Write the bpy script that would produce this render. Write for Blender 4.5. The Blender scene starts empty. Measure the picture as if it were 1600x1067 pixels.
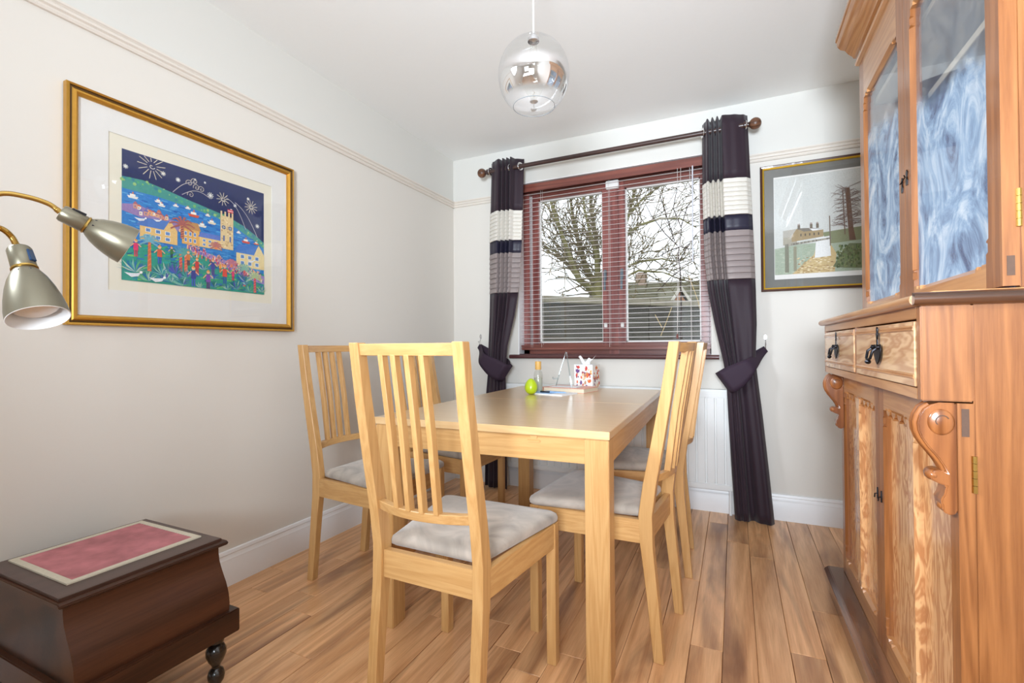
import bpy, bmesh, math, random
from mathutils import Vector, Matrix
from mathutils import noise as mnoise

random.seed(11)
scene = bpy.context.scene
COL = scene.collection
PI = math.pi

# ------------------------------------------------------------------ camera
CAM_H = 0.989
cam_data = bpy.data.cameras.new('camera')
cam_data.sensor_width = 36.0
cam_data.lens = 742.26 / 1600 * 36.0
cam_data.clip_start = 0.02
cam = bpy.data.objects.new('camera', cam_data)
COL.objects.link(cam)
_r = Vector((0.90556, 0.42418, -0.0065)); _u = Vector((0.01009, -0.00621, 0.99993)); _w = Vector((-0.42411, 0.90556, 0.0099))
cam.matrix_world = Matrix(((_r.x, _u.x, -_w.x, 0), (_r.y, _u.y, -_w.y, 0), (_r.z, _u.z, -_w.z, CAM_H), (0, 0, 0, 1)))
scene.camera = cam

# ------------------------------------------------------------------ sky, added fill lights, exposure
WX0, WX1 = -1.9277, 0.86          # left and right wall
WY0, WY1 = -4.20, 3.0798          # wall behind the camera, window wall
HC = 2.401                        # ceiling
world = bpy.data.worlds.new('overcast_sky'); scene.world = world
world.use_nodes = True
wn = world.node_tree.nodes; wl = world.node_tree.links
bg = wn['Background']
bg.inputs['Color'].default_value = (0.86, 0.94, 1.0, 1)
bg.inputs['Strength'].default_value = 1.5

def area_light(name, loc, rot, sx, sy, power, color):
    d = bpy.data.lights.new(name, 'AREA'); d.shape = 'RECTANGLE'; d.size = sx; d.size_y = sy
    d.energy = power; d.color = color
    o = bpy.data.objects.new(name, d); o.location = loc; o.rotation_euler = rot
    COL.objects.link(o); return o
# unseen fill light added behind the camera, facing up at the ceiling
area_light('added_up_fill', (-0.6, -1.6, 1.0), (PI, 0, 0), 1.3, 1.3, 9, (0.81, 0.905, 1.0))
# second added fill, aimed from behind the camera at the ceiling over the table
fl = area_light('added_ceiling_fill', (0.14, -1.3, 1.30), (0, 0, 0), 0.7, 0.7, 42, (0.81, 0.905, 1.0))
fl.rotation_euler = (Vector((-0.25, 1.7, 2.08)) - Vector(fl.location)).to_track_quat('-Z', 'Y').to_euler()
fl.data.spread = math.radians(100)
# unseen fill light added by the left wall to brighten the dresser front
fl = area_light('added_left_fill', (WX0 + 0.12, 0.05, 1.95), (0, 0, 0), 0.6, 0.6, 9, (0.80, 0.90, 1.0))
fl.rotation_euler = (Vector((0.40, 1.65, 0.85)) - Vector(fl.location)).to_track_quat('-Z', 'Y').to_euler()
fl.data.spread = math.radians(62)
scene.view_settings.view_transform = 'Standard'
scene.view_settings.look = 'None'
scene.view_settings.gamma = 1.0
scene.view_settings.use_curve_mapping = False
scene.view_settings.exposure = 0.53

# ------------------------------------------------------------------ helpers
def lin(c):
    c = c / 255.0
    return c / 12.92 if c <= 0.04045 else ((c + 0.055) / 1.055) ** 2.4
def rgb(r, g, b): return (lin(r), lin(g), lin(b), 1.0)

class MB:
    def __init__(s): s.v = []; s.f = []; s.c = []
    def add(s, verts, faces, col=None):
        n = len(s.v); s.v += [tuple(p) for p in verts]
        for f in faces: s.f.append(tuple(i + n for i in f)); s.c.append(col)
        return s
    def box(s, x0, x1, y0, y1, z0, z1, col=None):
        v = [(x, y, z) for x in (x0, x1) for y in (y0, y1) for z in (z0, z1)]
        return s.add(v, [(0, 1, 3, 2), (4, 6, 7, 5), (0, 4, 5, 1), (2, 3, 7, 6), (0, 2, 6, 4), (1, 5, 7, 3)], col)
    def loft(s, rings, caps=True, closed=True):
        n = len(rings[0]); v = [p for r in rings for p in r]; f = []
        for i in range(len(rings) - 1):
            for j in range(n if closed else n - 1):
                k = (j + 1) % n
                f.append((i * n + j, i * n + k, (i + 1) * n + k, (i + 1) * n + j))
        if caps and closed:
            f.append(tuple(reversed(range(n)))); f.append(tuple((len(rings) - 1) * n + j for j in range(n)))
        return s.add(v, f)
    def prism(s, poly, axis, a, b):
        def p3(p, t):
            if axis == 'x': return (t, p[0], p[1])
            if axis == 'y': return (p[0], t, p[1])
            return (p[0], p[1], t)
        return s.loft([[p3(p, a) for p in poly], [p3(p, b) for p in poly]])
    def tube(s, pts, r, n=8, caps=True):
        pts = [Vector(p) for p in pts]; m = len(pts); rings = []
        up = Vector((0, 0, 1)); ref = None
        for i, p in enumerate(pts):
            d = (pts[min(i + 1, m - 1)] - pts[max(i - 1, 0)])
            if d.length < 1e-9: d = Vector((0, 0, 1))
            d.normalize()
            if ref is None:
                ref = d.cross(up if abs(d.z) < 0.9 else Vector((1, 0, 0))).normalized()
            else:
                ref = (ref - d * ref.dot(d)).normalized()
            o = d.cross(ref); rr = r[i] if isinstance(r, (list, tuple)) else r
            rings.append([p + ref * (rr * math.cos(2 * PI * k / n)) + o * (rr * math.sin(2 * PI * k / n)) for k in range(n)])
        return s.loft(rings, caps)
    def lathe(s, prof, base=(0, 0, 0), axis=(0, 0, 1), n=24, caps=False):
        a = Vector(axis).normalized(); b = Vector(base)
        e1 = a.cross(Vector((1, 0, 0)) if abs(a.x) < 0.8 else Vector((0, 1, 0))).normalized(); e2 = a.cross(e1)
        rings = [[b + a * z + e1 * (r * math.cos(2 * PI * k / n)) + e2 * (r * math.sin(2 * PI * k / n)) for k in range(n)] for r, z in prof]
        return s.loft(rings, caps)
    def grid(s, rows):                      # rows of points -> open sheet
        return s.loft(rows, caps=False, closed=False)
    def build(s, name, mat, parent=None, bevel=0.0, smooth=False, angle=0.7, world=True, seg=2, solid=0.0, data=None, weld=False):
        me = bpy.data.meshes.new(name)
        off = Vector((0, 0, 0))
        if world and parent is not None:
            t = parent
            while t.parent: t = t.parent
            off = Vector(t.location)
        if off.length: vv = [(p[0] - off.x, p[1] - off.y, p[2] - off.z) for p in s.v]
        else: vv = s.v
        me.from_pydata(vv, [], s.f)
        bm = bmesh.new(); bm.from_mesh(me)
        if weld: bmesh.ops.remove_doubles(bm, verts=bm.verts, dist=1e-5)
        bmesh.ops.recalc_face_normals(bm, faces=bm.faces)
        if bevel > 0:
            ed = [e for e in bm.edges if e.is_manifold and e.calc_face_angle(0) > 0.6]
            bmesh.ops.bevel(bm, geom=ed, offset=bevel, segments=seg, affect='EDGES', clamp_overlap=True)
        bm.to_mesh(me); bm.free()
        if any(c is not None for c in s.c) and bevel == 0:
            ca = me.color_attributes.new('Col', 'FLOAT_COLOR', 'CORNER')
            for p in me.polygons:
                c = s.c[p.index] or (1, 1, 1, 1)
                for li in p.loop_indices: ca.data[li].color = c
        me.materials.append(mat)
        if smooth or bevel > 0:
            me.shade_smooth(); me.set_sharp_from_angle(angle=angle)
        o = bpy.data.objects.new(name, me); COL.objects.link(o)
        if parent is not None: o.parent = parent
        if solid:
            m = o.modifiers.new('thickness', 'SOLIDIFY'); m.thickness = solid; m.offset = 0
        return o

def tag(o, label=None, cat=None, group=None, kind=None):
    if label: o['label'] = label
    if cat: o['category'] = cat
    if group: o['group'] = group
    if kind: o['kind'] = kind
    return o
def thing(name, label, cat, loc=(0, 0, 0), rz=0.0, group=None):
    o = bpy.data.objects.new(name, None); o.empty_display_size = 0.05
    COL.objects.link(o); o.location = loc; o.rotation_euler = (0, 0, rz)
    return tag(o, label, cat, group)
def setting(name, loc=(0, 0, 0)):
    o = bpy.data.objects.new(name, None); COL.objects.link(o); o.location = loc
    return tag(o, kind='structure')
def copy_tree(o, parent=None):
    c = o.copy(); COL.objects.link(c); c.parent = parent
    for ch in o.children: copy_tree(ch, c)
    return c
def smooth01(t):
    t = max(0.0, min(1.0, t)); return t * t * (3 - 2 * t)
def interp(tab, z):
    if z <= tab[0][0]: return tab[0][1]
    for (z0, a), (z1, b) in zip(tab, tab[1:]):
        if z <= z1: return a + (b - a) * (z - z0) / (z1 - z0)
    return tab[-1][1]

# ------------------------------------------------------------------ materials
def new_mat(name):
    m = bpy.data.materials.new(name); m.use_nodes = True
    nt = m.node_tree; b = nt.nodes['Principled BSDF']
    return m, nt, b
def plain(name, col, rough=0.5, metal=0.0, coat=0.0, noise=0.0, nscale=40, bump=0.0, spec=None):
    m, nt, b = new_mat(name)
    b.inputs['Base Color'].default_value = col; b.inputs['Roughness'].default_value = rough
    b.inputs['Metallic'].default_value = metal; b.inputs['Coat Weight'].default_value = coat
    if spec is not None: b.inputs['Specular IOR Level'].default_value = spec
    tc = nt.nodes.new('ShaderNodeTexCoord'); n = nt.nodes.new('ShaderNodeTexNoise')
    n.inputs['Scale'].default_value = nscale; n.inputs['Detail'].default_value = 4
    nt.links.new(tc.outputs['Object'], n.inputs['Vector'])
    mx = nt.nodes.new('ShaderNodeMix'); mx.data_type = 'RGBA'; mx.blend_type = 'MIX'
    mx.inputs[6].default_value = tuple(c * (1 - noise) for c in col[:3]) + (1,)
    mx.inputs[7].default_value = tuple(min(1, c * (1 + noise)) for c in col[:3]) + (1,)
    nt.links.new(n.outputs['Fac'], mx.inputs[0]); nt.links.new(mx.outputs[2], b.inputs['Base Color'])
    if bump:
        bp = nt.nodes.new('ShaderNodeBump'); bp.inputs['Strength'].default_value = bump; bp.inputs['Distance'].default_value = 0.002
        nt.links.new(n.outputs['Fac'], bp.inputs['Height']); nt.links.new(bp.outputs['Normal'], b.inputs['Normal'])
    return m
def wood(name, base, dark, axis='z', scale=1.0, rough=0.4, coat=0.0, streak=0.5, swirl=0.6, blot=0.0, blotcol=None, bump=0.08, hue=0.0, stretch=0.06, ring=9.0, freq=55.0):
    """grain runs along the given local axis; every object gets its own cut of the grain"""
    m, nt, b = new_mat(name); N = nt.nodes.new; Lk = nt.links.new
    tc = N('ShaderNodeTexCoord'); oi = N('ShaderNodeObjectInfo')
    ml = N('ShaderNodeMath'); ml.operation = 'MULTIPLY'; ml.inputs[1].default_value = 37.0; Lk(oi.outputs['Random'], ml.inputs[0])
    ad = N('ShaderNodeVectorMath'); ad.operation = 'ADD'; Lk(tc.outputs['Object'], ad.inputs[0]); Lk(ml.outputs[0], ad.inputs[1])
    mp = N('ShaderNodeMapping'); Lk(ad.outputs[0], mp.inputs['Vector'])
    k = {'x': (stretch, 1, 1), 'y': (1, stretch, 1), 'z': (1, 1, stretch)}[axis]
    mp.inputs['Scale'].default_value = k
    n1 = N('ShaderNodeTexNoise'); n1.inputs['Scale'].default_value = 330 * scale; n1.inputs['Detail'].default_value = 6; n1.inputs['Roughness'].default_value = 0.65
    n2 = N('ShaderNodeTexNoise'); n2.inputs['Scale'].default_value = ring * scale; n2.inputs['Detail'].default_value = 3; n2.inputs['Distortion'].default_value = swirl
    mpf = N('ShaderNodeMapping'); Lk(ad.outputs[0], mpf.inputs['Vector']); mpf.inputs['Scale'].default_value = {'x': (0.04, 1, 1), 'y': (1, 0.04, 1), 'z': (1, 1, 0.04)}[axis]
    Lk(mpf.outputs[0], n1.inputs['Vector']); Lk(mp.outputs[0], n2.inputs['Vector'])
    sn = N('ShaderNodeMath'); sn.operation = 'MULTIPLY'; sn.inputs[1].default_value = freq; Lk(n2.outputs['Fac'], sn.inputs[0])
    si = N('ShaderNodeMath'); si.operation = 'SINE'; Lk(sn.outputs[0], si.inputs[0])
    mr = N('ShaderNodeMapRange'); mr.inputs[1].default_value = -1; mr.inputs[2].default_value = 1; Lk(si.outputs[0], mr.inputs[0])
    mx = N('ShaderNodeMix'); mx.data_type = 'FLOAT'; mx.inputs[0].default_value = streak; Lk(n1.outputs['Fac'], mx.inputs[2]); Lk(mr.outputs[0], mx.inputs[3])
    rp = N('ShaderNodeValToRGB'); rp.color_ramp.elements[0].position = 0.22; rp.color_ramp.elements[1].position = 0.78
    rp.color_ramp.elements[0].color = dark; rp.color_ramp.elements[1].color = base
    Lk(mx.outputs[0], rp.inputs[0]); out = rp.outputs[0]
    if blot:
        mp2 = N('ShaderNodeMapping'); Lk(ad.outputs[0], mp2.inputs['Vector'])
        mp2.inputs['Scale'].default_value = {'x': (0.14, 1, 1), 'y': (1, 0.14, 1), 'z': (1, 1, 0.14)}[axis]
        n3 = N('ShaderNodeTexNoise'); n3.inputs['Scale'].default_value = 9; n3.inputs['Detail'].default_value = 5; n3.inputs['Distortion'].default_value = 0.7
        Lk(mp2.outputs[0], n3.inputs['Vector'])
        r3 = N('ShaderNodeMapRange'); r3.inputs[1].default_value = 0.52; r3.inputs[2].default_value = 0.74; r3.inputs[4].default_value = blot; Lk(n3.outputs['Fac'], r3.inputs[0])
        m3 = N('ShaderNodeMix'); m3.data_type = 'RGBA'; m3.inputs[7].default_value = blotcol or dark; Lk(r3.outputs[0], m3.inputs[0]); Lk(out, m3.inputs[6]); out = m3.outputs[2]
    if hue:
        hs = N('ShaderNodeHueSaturation'); Lk(out, hs.inputs['Color'])
        rr = N('ShaderNodeMapRange'); rr.inputs[3].default_value = 1 - hue; rr.inputs[4].default_value = 1 + hue; Lk(oi.outputs['Random'], rr.inputs[0])
        Lk(rr.outputs[0], hs.inputs['Value']); out = hs.outputs[0]
    Lk(out, b.inputs['Base Color'])
    b.inputs['Roughness'].default_value = rough; b.inputs['Coat Weight'].default_value = coat; b.inputs['Coat Roughness'].default_value = 0.15
    if bump:
        bp = N('ShaderNodeBump'); bp.inputs['Strength'].default_value = bump; bp.inputs['Distance'].default_value = 0.001
        Lk(mx.outputs[0], bp.inputs['Height']); Lk(bp.outputs['Normal'], b.inputs['Normal'])
    return m
def schlick(nt, base, gain):
    """reflectance of a thin sheet, the same from both sides"""
    N = nt.nodes.new; L = nt.links.new
    lw = N('ShaderNodeLayerWeight'); lw.inputs['Blend'].default_value = 0.5
    pw = N('ShaderNodeMath'); pw.operation = 'POWER'; pw.inputs[1].default_value = 4.0; L(lw.outputs['Facing'], pw.inputs[0])
    ma = N('ShaderNodeMath'); ma.operation = 'MULTIPLY_ADD'; ma.use_clamp = True; ma.inputs[1].default_value = gain; ma.inputs[2].default_value = base; L(pw.outputs[0], ma.inputs[0])
    return ma.outputs[0]
def clear_glass(name, tint=(1, 1, 1, 1), rough=0.0, extra=0.0):
    m = bpy.data.materials.new(name); m.use_nodes = True; nt = m.node_tree; nt.nodes.clear()
    o = nt.nodes.new('ShaderNodeOutputMaterial'); t = nt.nodes.new('ShaderNodeBsdfTransparent'); g = nt.nodes.new('ShaderNodeBsdfGlossy')
    g.inputs['Roughness'].default_value = rough; t.inputs['Color'].default_value = tint
    mx = nt.nodes.new('ShaderNodeMixShader'); L = nt.links.new
    L(schlick(nt, 0.03 + extra, 0.5), mx.inputs[0]); L(t.outputs[0], mx.inputs[1]); L(g.outputs[0], mx.inputs[2]); L(mx.outputs[0], o.inputs[0])
    return m
def painted_reflection_glass(name):
    """cabinet glass with swirling blue-white reflections painted as colour over its lower part"""
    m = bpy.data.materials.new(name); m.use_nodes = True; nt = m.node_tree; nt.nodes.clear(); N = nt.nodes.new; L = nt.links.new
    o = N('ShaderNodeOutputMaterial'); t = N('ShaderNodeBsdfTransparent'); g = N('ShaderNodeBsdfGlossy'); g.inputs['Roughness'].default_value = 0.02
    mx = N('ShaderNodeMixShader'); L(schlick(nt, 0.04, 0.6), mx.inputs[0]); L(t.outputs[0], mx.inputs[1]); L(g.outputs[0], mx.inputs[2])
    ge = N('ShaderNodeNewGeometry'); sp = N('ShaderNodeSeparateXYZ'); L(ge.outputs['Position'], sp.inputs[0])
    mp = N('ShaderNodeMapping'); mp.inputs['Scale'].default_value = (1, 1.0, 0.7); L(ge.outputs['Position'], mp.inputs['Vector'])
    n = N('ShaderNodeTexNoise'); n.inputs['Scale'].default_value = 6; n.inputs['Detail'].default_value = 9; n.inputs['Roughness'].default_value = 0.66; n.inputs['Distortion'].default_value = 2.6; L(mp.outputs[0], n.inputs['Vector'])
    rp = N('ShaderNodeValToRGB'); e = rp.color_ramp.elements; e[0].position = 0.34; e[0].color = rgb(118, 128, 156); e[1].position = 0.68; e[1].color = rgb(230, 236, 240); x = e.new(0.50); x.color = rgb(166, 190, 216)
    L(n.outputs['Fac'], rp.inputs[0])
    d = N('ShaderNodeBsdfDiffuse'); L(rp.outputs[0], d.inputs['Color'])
    # irregular upper edge of the reflections painted on the glass
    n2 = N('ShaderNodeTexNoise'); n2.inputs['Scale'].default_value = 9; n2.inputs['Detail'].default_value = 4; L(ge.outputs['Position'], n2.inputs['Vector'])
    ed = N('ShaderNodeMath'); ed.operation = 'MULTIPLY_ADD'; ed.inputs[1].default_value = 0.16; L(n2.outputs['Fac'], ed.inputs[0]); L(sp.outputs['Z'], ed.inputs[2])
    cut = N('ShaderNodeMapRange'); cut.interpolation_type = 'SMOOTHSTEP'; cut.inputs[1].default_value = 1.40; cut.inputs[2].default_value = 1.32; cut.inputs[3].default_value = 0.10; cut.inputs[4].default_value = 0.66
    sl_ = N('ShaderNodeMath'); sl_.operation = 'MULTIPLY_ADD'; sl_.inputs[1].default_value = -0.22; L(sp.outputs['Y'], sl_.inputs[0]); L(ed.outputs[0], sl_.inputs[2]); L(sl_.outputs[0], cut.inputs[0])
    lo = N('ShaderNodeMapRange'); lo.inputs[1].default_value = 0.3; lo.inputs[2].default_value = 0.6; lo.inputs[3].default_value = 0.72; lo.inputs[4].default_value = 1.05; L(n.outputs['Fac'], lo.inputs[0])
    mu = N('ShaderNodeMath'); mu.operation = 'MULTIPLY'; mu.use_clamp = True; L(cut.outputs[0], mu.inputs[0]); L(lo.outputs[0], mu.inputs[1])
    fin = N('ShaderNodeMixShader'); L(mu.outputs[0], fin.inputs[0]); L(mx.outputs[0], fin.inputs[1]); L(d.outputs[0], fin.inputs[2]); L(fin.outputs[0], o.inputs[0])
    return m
def printed(name, rough=0.6):
    m, nt, b = new_mat(name); a = nt.nodes.new('ShaderNodeVertexColor'); a.layer_name = 'Col'
    n = nt.nodes.new('ShaderNodeTexNoise'); n.inputs['Scale'].default_value = 160; n.inputs['Detail'].default_value = 3
    tc = nt.nodes.new('ShaderNodeTexCoord'); nt.links.new(tc.outputs['Object'], n.inputs['Vector'])
    mr = nt.nodes.new('ShaderNodeMapRange'); mr.inputs[3].default_value = 0.8; mr.inputs[4].default_value = 1.2; nt.links.new(n.outputs['Fac'], mr.inputs[0])
    hs = nt.nodes.new('ShaderNodeHueSaturation'); nt.links.new(a.outputs[0], hs.inputs['Color']); nt.links.new(mr.outputs[0], hs.inputs['Value'])
    nt.links.new(hs.outputs[0], b.inputs['Base Color']); b.inputs['Roughness'].default_value = rough
    return m

M = {}
def wall_material():
    """cream emulsion up to the picture rail, white paint above it, woodchip-fine relief"""
    m, nt, b = new_mat('painted_plaster'); N = nt.nodes.new; L = nt.links.new
    ge = N('ShaderNodeNewGeometry'); sp = N('ShaderNodeSeparateXYZ'); L(ge.outputs['Position'], sp.inputs[0])
    gt = N('ShaderNodeMath'); gt.operation = 'GREATER_THAN'; gt.inputs[1].default_value = 2.07; L(sp.outputs['Z'], gt.inputs[0])
    mx = N('ShaderNodeMix'); mx.data_type = 'RGBA'; mx.inputs[6].default_value = rgb(225, 220, 212); mx.inputs[7].default_value = rgb(221, 219, 213)
    L(gt.outputs[0], mx.inputs[0]); L(mx.outputs[2], b.inputs['Base Color']); b.inputs['Roughness'].default_value = 0.75
    n = N('ShaderNodeTexNoise'); n.inputs['Scale'].default_value = 220; L(ge.outputs['Position'], n.inputs['Vector'])
    bp = N('ShaderNodeBump'); bp.inputs['Strength'].default_value = 0.08; bp.inputs['Distance'].default_value = 0.001
    L(n.outputs['Fac'], bp.inputs['Height']); L(bp.outputs['Normal'], b.inputs['Normal'])
    return m
M['wall'] = wall_material()
M['ceiling'] = plain('ceiling_paint', rgb(246, 246, 244), 0.8, noise=0.01, nscale=60, bump=0.03)
M['rail'] = plain('rail_paint', rgb(226, 218, 208), 0.5, noise=0.01)
M['gloss_white'] = plain('gloss_white_paint', rgb(242, 242, 243), 0.35, noise=0.01)
M['radiator'] = plain('radiator_enamel', rgb(232, 233, 232), 0.35, noise=0.01)
OAK = (rgb(208, 164, 108), rgb(188, 140, 84))
M['oak'] = wood('oak_veneer_upright', *OAK, 'z', 1.0, 0.38, 0.12, 0.28, 0.3, ring=16)
M['oak_x'] = wood('oak_veneer_across', *OAK, 'x', 1.0, 0.38, 0.12, 0.28, 0.3, ring=16)
M['oak_y'] = wood('oak_veneer_lengthways', *OAK, 'y', 1.0, 0.38, 0.12, 0.28, 0.3, ring=16)
M['oak_top'] = wood('oak_table_top', rgb(224, 188, 138), rgb(208, 166, 112), 'x', 1.0, 0.26, 1.0, 0.25, 0.3, bump=0.02, ring=14)  # paler than the other oak: window glare painted into the base
M['oak_top'].node_tree.nodes['Principled BSDF'].inputs['Coat Roughness'].default_value = 0.28
M['oak_top'].node_tree.nodes['Principled BSDF'].inputs['Coat IOR'].default_value = 2.0
M['plank'] = wood('oak_floor_plank', rgb(246, 194, 142), rgb(204, 146, 98), 'y', 0.7, 0.33, 0.2, 0.30, 0.8, 0.85, rgb(128, 84, 56), 0.04, 0.08, stretch=0.07, ring=13, freq=32)
M['floor_base'] = plain('floor_gap', rgb(60, 38, 24), 0.8)
M['pine'] = wood('pitch_pine_upright', rgb(166, 107, 60), rgb(128, 76, 38), 'z', 0.8, 0.33, 0.3, 0.3, 0.25, ring=16, freq=60)
M['pine_y'] = wood('pitch_pine_lengthways', rgb(194, 140, 88), rgb(168, 112, 64), 'y', 0.8, 0.3, 0.4, 0.35, 0.4, ring=16, freq=60)
M['pine_front'] = wood('pitch_pine_curly', rgb(226, 176, 124), rgb(186, 128, 82), 'z', 1.0, 0.26, 0.7, 0.65, 2.2, stretch=0.28, ring=17, freq=26)  # base lightened to carry the glare on the dresser front
M['pine_drawer'] = wood('pitch_pine_flame', rgb(230, 188, 142), rgb(198, 148, 104), 'y', 1.0, 0.26, 0.7, 0.6, 0.8, stretch=0.2, ring=9, freq=60)  # drawer fronts paler too, glare put into the base colour
M['pine_dark'] = wood('dark_stained_pine', rgb(140, 96, 66), rgb(86, 54, 36), 'y', 0.8, 0.24, 0.6, 0.5, 0.8)
M['pine_dark_x'] = wood('dark_stained_pine_end', rgb(92, 58, 38), rgb(52, 32, 22), 'x', 0.8, 0.3, 0.3, 0.5, 0.8)
M['pine_corbel'] = wood('carved_pine', rgb(162, 100, 54), rgb(118, 66, 32), 'z', 0.9, 0.28, 0.4, 0.5, 0.3)
M['tenon'] = plain('dark_end_grain', rgb(88, 62, 46), 0.6, noise=0.25, nscale=120)
M['iron'] = plain('black_iron', rgb(44, 44, 48), 0.32, 0.9, noise=0.2)
M['brass'] = plain('aged_brass', rgb(186, 152, 84), 0.3, 1.0, noise=0.12)
M['mahogany'] = wood('dark_mahogany', rgb(82, 48, 31), rgb(34, 18, 13), 'y', 0.6, 0.36, 0.15, 0.45, 0.8, ring=7, freq=14)
M['mahogany_lid'] = wood('dark_mahogany_lid', rgb(80, 54, 46), rgb(60, 40, 33), 'y', 0.6, 0.32, 0.25, 0.25, 0.4)
for k_ in ('mahogany', 'mahogany_lid'): M[k_].node_tree.nodes['Principled BSDF'].inputs['Specular IOR Level'].default_value = 0.3
M['ebony'] = plain('ebonised_turning', rgb(30, 24, 20), 0.22, 0, 0.5, noise=0.2)
M['winwood'] = wood('red_brown_window_stain', rgb(146, 84, 76), rgb(112, 58, 54), 'z', 0.6, 0.35, 0.3, 0.4, 0.4)
M['winwood_x'] = wood('red_brown_window_stain_across', rgb(140, 80, 68), rgb(108, 58, 50), 'x', 0.6, 0.35, 0.3, 0.4, 0.4)
M['sill'] = wood('dark_plum_sill', rgb(92, 54, 54), rgb(68, 38, 40), 'x', 0.6, 0.3, 0.4, 0.3, 0.4)
M['rodwood'] = wood('walnut_curtain_rod', rgb(74, 52, 48), rgb(52, 36, 34), 'x', 0.8, 0.35, 0.2, 0.4, 0.4)
M['finial'] = wood('ribbed_walnut_ball', rgb(120, 80, 56), rgb(78, 50, 36), 'x', 1.2, 0.4, 0.1, 0.5, 0.4)
M['slat'] = plain('pale_slat', rgb(236, 228, 228), 0.35, noise=0.02)
M['cord'] = plain('pale_cord', rgb(220, 212, 208), 0.7)
M['chrome'] = plain('chrome', rgb(225, 225, 228), 0.12, 1.0)
M['wand'] = plain('acrylic_wand', rgb(214, 214, 222), 0.2)
M['handle_blue'] = plain('grey_blue_handle', rgb(98, 108, 116), 0.4, 0.2)
M['white_plastic'] = plain('white_plastic', rgb(226, 224, 220), 0.4)
M['pane'] = clear_glass('window_glass')
M['picglass'] = clear_glass('picture_glass')
M['cabglass'] = painted_reflection_glass('cabinet_glass_painted_reflection')
M['plum'] = plain('plum_satin', rgb(46, 32, 42), 0.6, noise=0.05, nscale=300, bump=0.02, spec=0.3)
M['plum'].node_tree.nodes['Principled BSDF'].inputs['Sheen Weight'].default_value = 0.12
M['tie'] = plain('plum_matt', rgb(56, 42, 56), 0.7, noise=0.05, nscale=300, spec=0.25)
M['navy'] = plain('navy_satin', rgb(40, 38, 56), 0.45, noise=0.05, nscale=300, bump=0.02)
M['cream'] = plain('cream_pintuck', rgb(226, 221, 212), 0.6, noise=0.03, nscale=300, bump=0.05)
M['taupe'] = plain('taupe_pintuck', rgb(150, 138, 136), 0.55, noise=0.04, nscale=300, bump=0.05)
M['gold'] = plain('gilt', rgb(206, 156, 70), 0.32, 0.85, noise=0.1, nscale=60)
M['gold_dark'] = plain('dark_gilt_groove', rgb(92, 66, 32), 0.4, 0.5, noise=0.1, nscale=60)
M['gold_thin'] = plain('bright_gilt_slip', rgb(232, 186, 60), 0.3, 0.6)
M['walnut_frame'] = plain('brown_frame', rgb(74, 44, 34), 0.35, 0, 0.3, noise=0.1)
M['mount'] = plain('mount_board', rgb(228, 226, 222), 0.8, noise=0.01)
M['paper'] = plain('print_paper', rgb(230, 224, 206), 0.8, noise=0.01)
M['grey_mount'] = plain('grey_mount_board', rgb(118, 118, 114), 0.8, noise=0.03)
M['print'] = printed('printed_ink')
M['suede'] = plain('taupe_suede', rgb(172, 160, 148), 0.85, noise=0.8, nscale=6, bump=0.03)
M['suede'].node_tree.nodes['Principled BSDF'].inputs['Sheen Weight'].default_value = 0.4
M['suede'].node_tree.nodes['Noise Texture'].inputs['Distortion'].default_value = 2.0
M['lamp'] = plain('olive_pewter_enamel', rgb(126, 120, 102), 0.34, 0.7, 0.25, noise=0.05)
M['lamp_white'] = plain('white_lamp_lining', rgb(236, 236, 236), 0.4)
M['black_plastic'] = plain('black_plastic', rgb(24, 24, 28), 0.25)
M['blue_switch'] = plain('blue_black_switch', rgb(40, 62, 92), 0.25)
M['carpet'] = plain('pink_carpet', rgb(186, 116, 120), 0.95, noise=0.55, nscale=18, bump=0.5)
M['braid'] = plain('cream_braid', rgb(206, 196, 176), 0.9, noise=0.15, nscale=220, bump=0.4)
M['lime'] = plain('lime_enamel', rgb(182, 206, 22), 0.3, 0, 0.4, noise=0.08, nscale=60)
M['capwood'] = plain('pale_wood_cap', rgb(222, 174, 96), 0.4, noise=0.08, nscale=100)
M['bottle'] = clear_glass('bottle_plastic', (0.93, 0.94, 0.92, 1), 0.05, 0.05)
M['acrylic'] = clear_glass('clear_acrylic', (0.86, 0.91, 0.93, 1), 0.05, 0.12)
M['liquid'] = plain('pale_liquid', rgb(196, 196, 180), 0.2)
M['page'] = plain('page_edges', rgb(226, 214, 190), 0.8, noise=0.1, nscale=300)
M['cover_pink'] = plain('pink_book_cover', rgb(226, 160, 140), 0.4)
M['white_paper'] = plain('white_paper', rgb(238, 238, 240), 0.7)
M['pad_blue'] = plain('blue_pad', rgb(150, 186, 226), 0.5)
M['tissue'] = plain('tissue_paper', rgb(244, 244, 244), 0.9)
M['teal_black'] = plain('pen_black', rgb(30, 40, 54), 0.3)
M['blue_back'] = None

def blue_back():
    """back boards carrying the blue of glass reflections as streaky colour"""
    m, nt, b = new_mat('streaky_blue_reflection'); N = nt.nodes.new; L = nt.links.new
    tc = N('ShaderNodeTexCoord'); n = N('ShaderNodeTexNoise'); n.inputs['Scale'].default_value = 5.5; n.inputs['Detail'].default_value = 8; n.inputs['Distortion'].default_value = 2.8; n.inputs['Roughness'].default_value = 0.62
    L(tc.outputs['Object'], n.inputs['Vector'])
    rp = N('ShaderNodeValToRGB'); e = rp.color_ramp.elements
    e[0].position = 0.3; e[0].color = rgb(78, 112, 160); e[1].position = 0.72; e[1].color = rgb(196, 216, 236)
    x = e.new(0.5); x.color = rgb(112, 154, 204)
    L(n.outputs['Fac'], rp.inputs[0]); L(rp.outputs[0], b.inputs['Base Color']); b.inputs['Roughness'].default_value = 0.5
    return m
M['blue_back'] = blue_back()  # blue stands in for reflections in the cabinet glass
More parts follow.
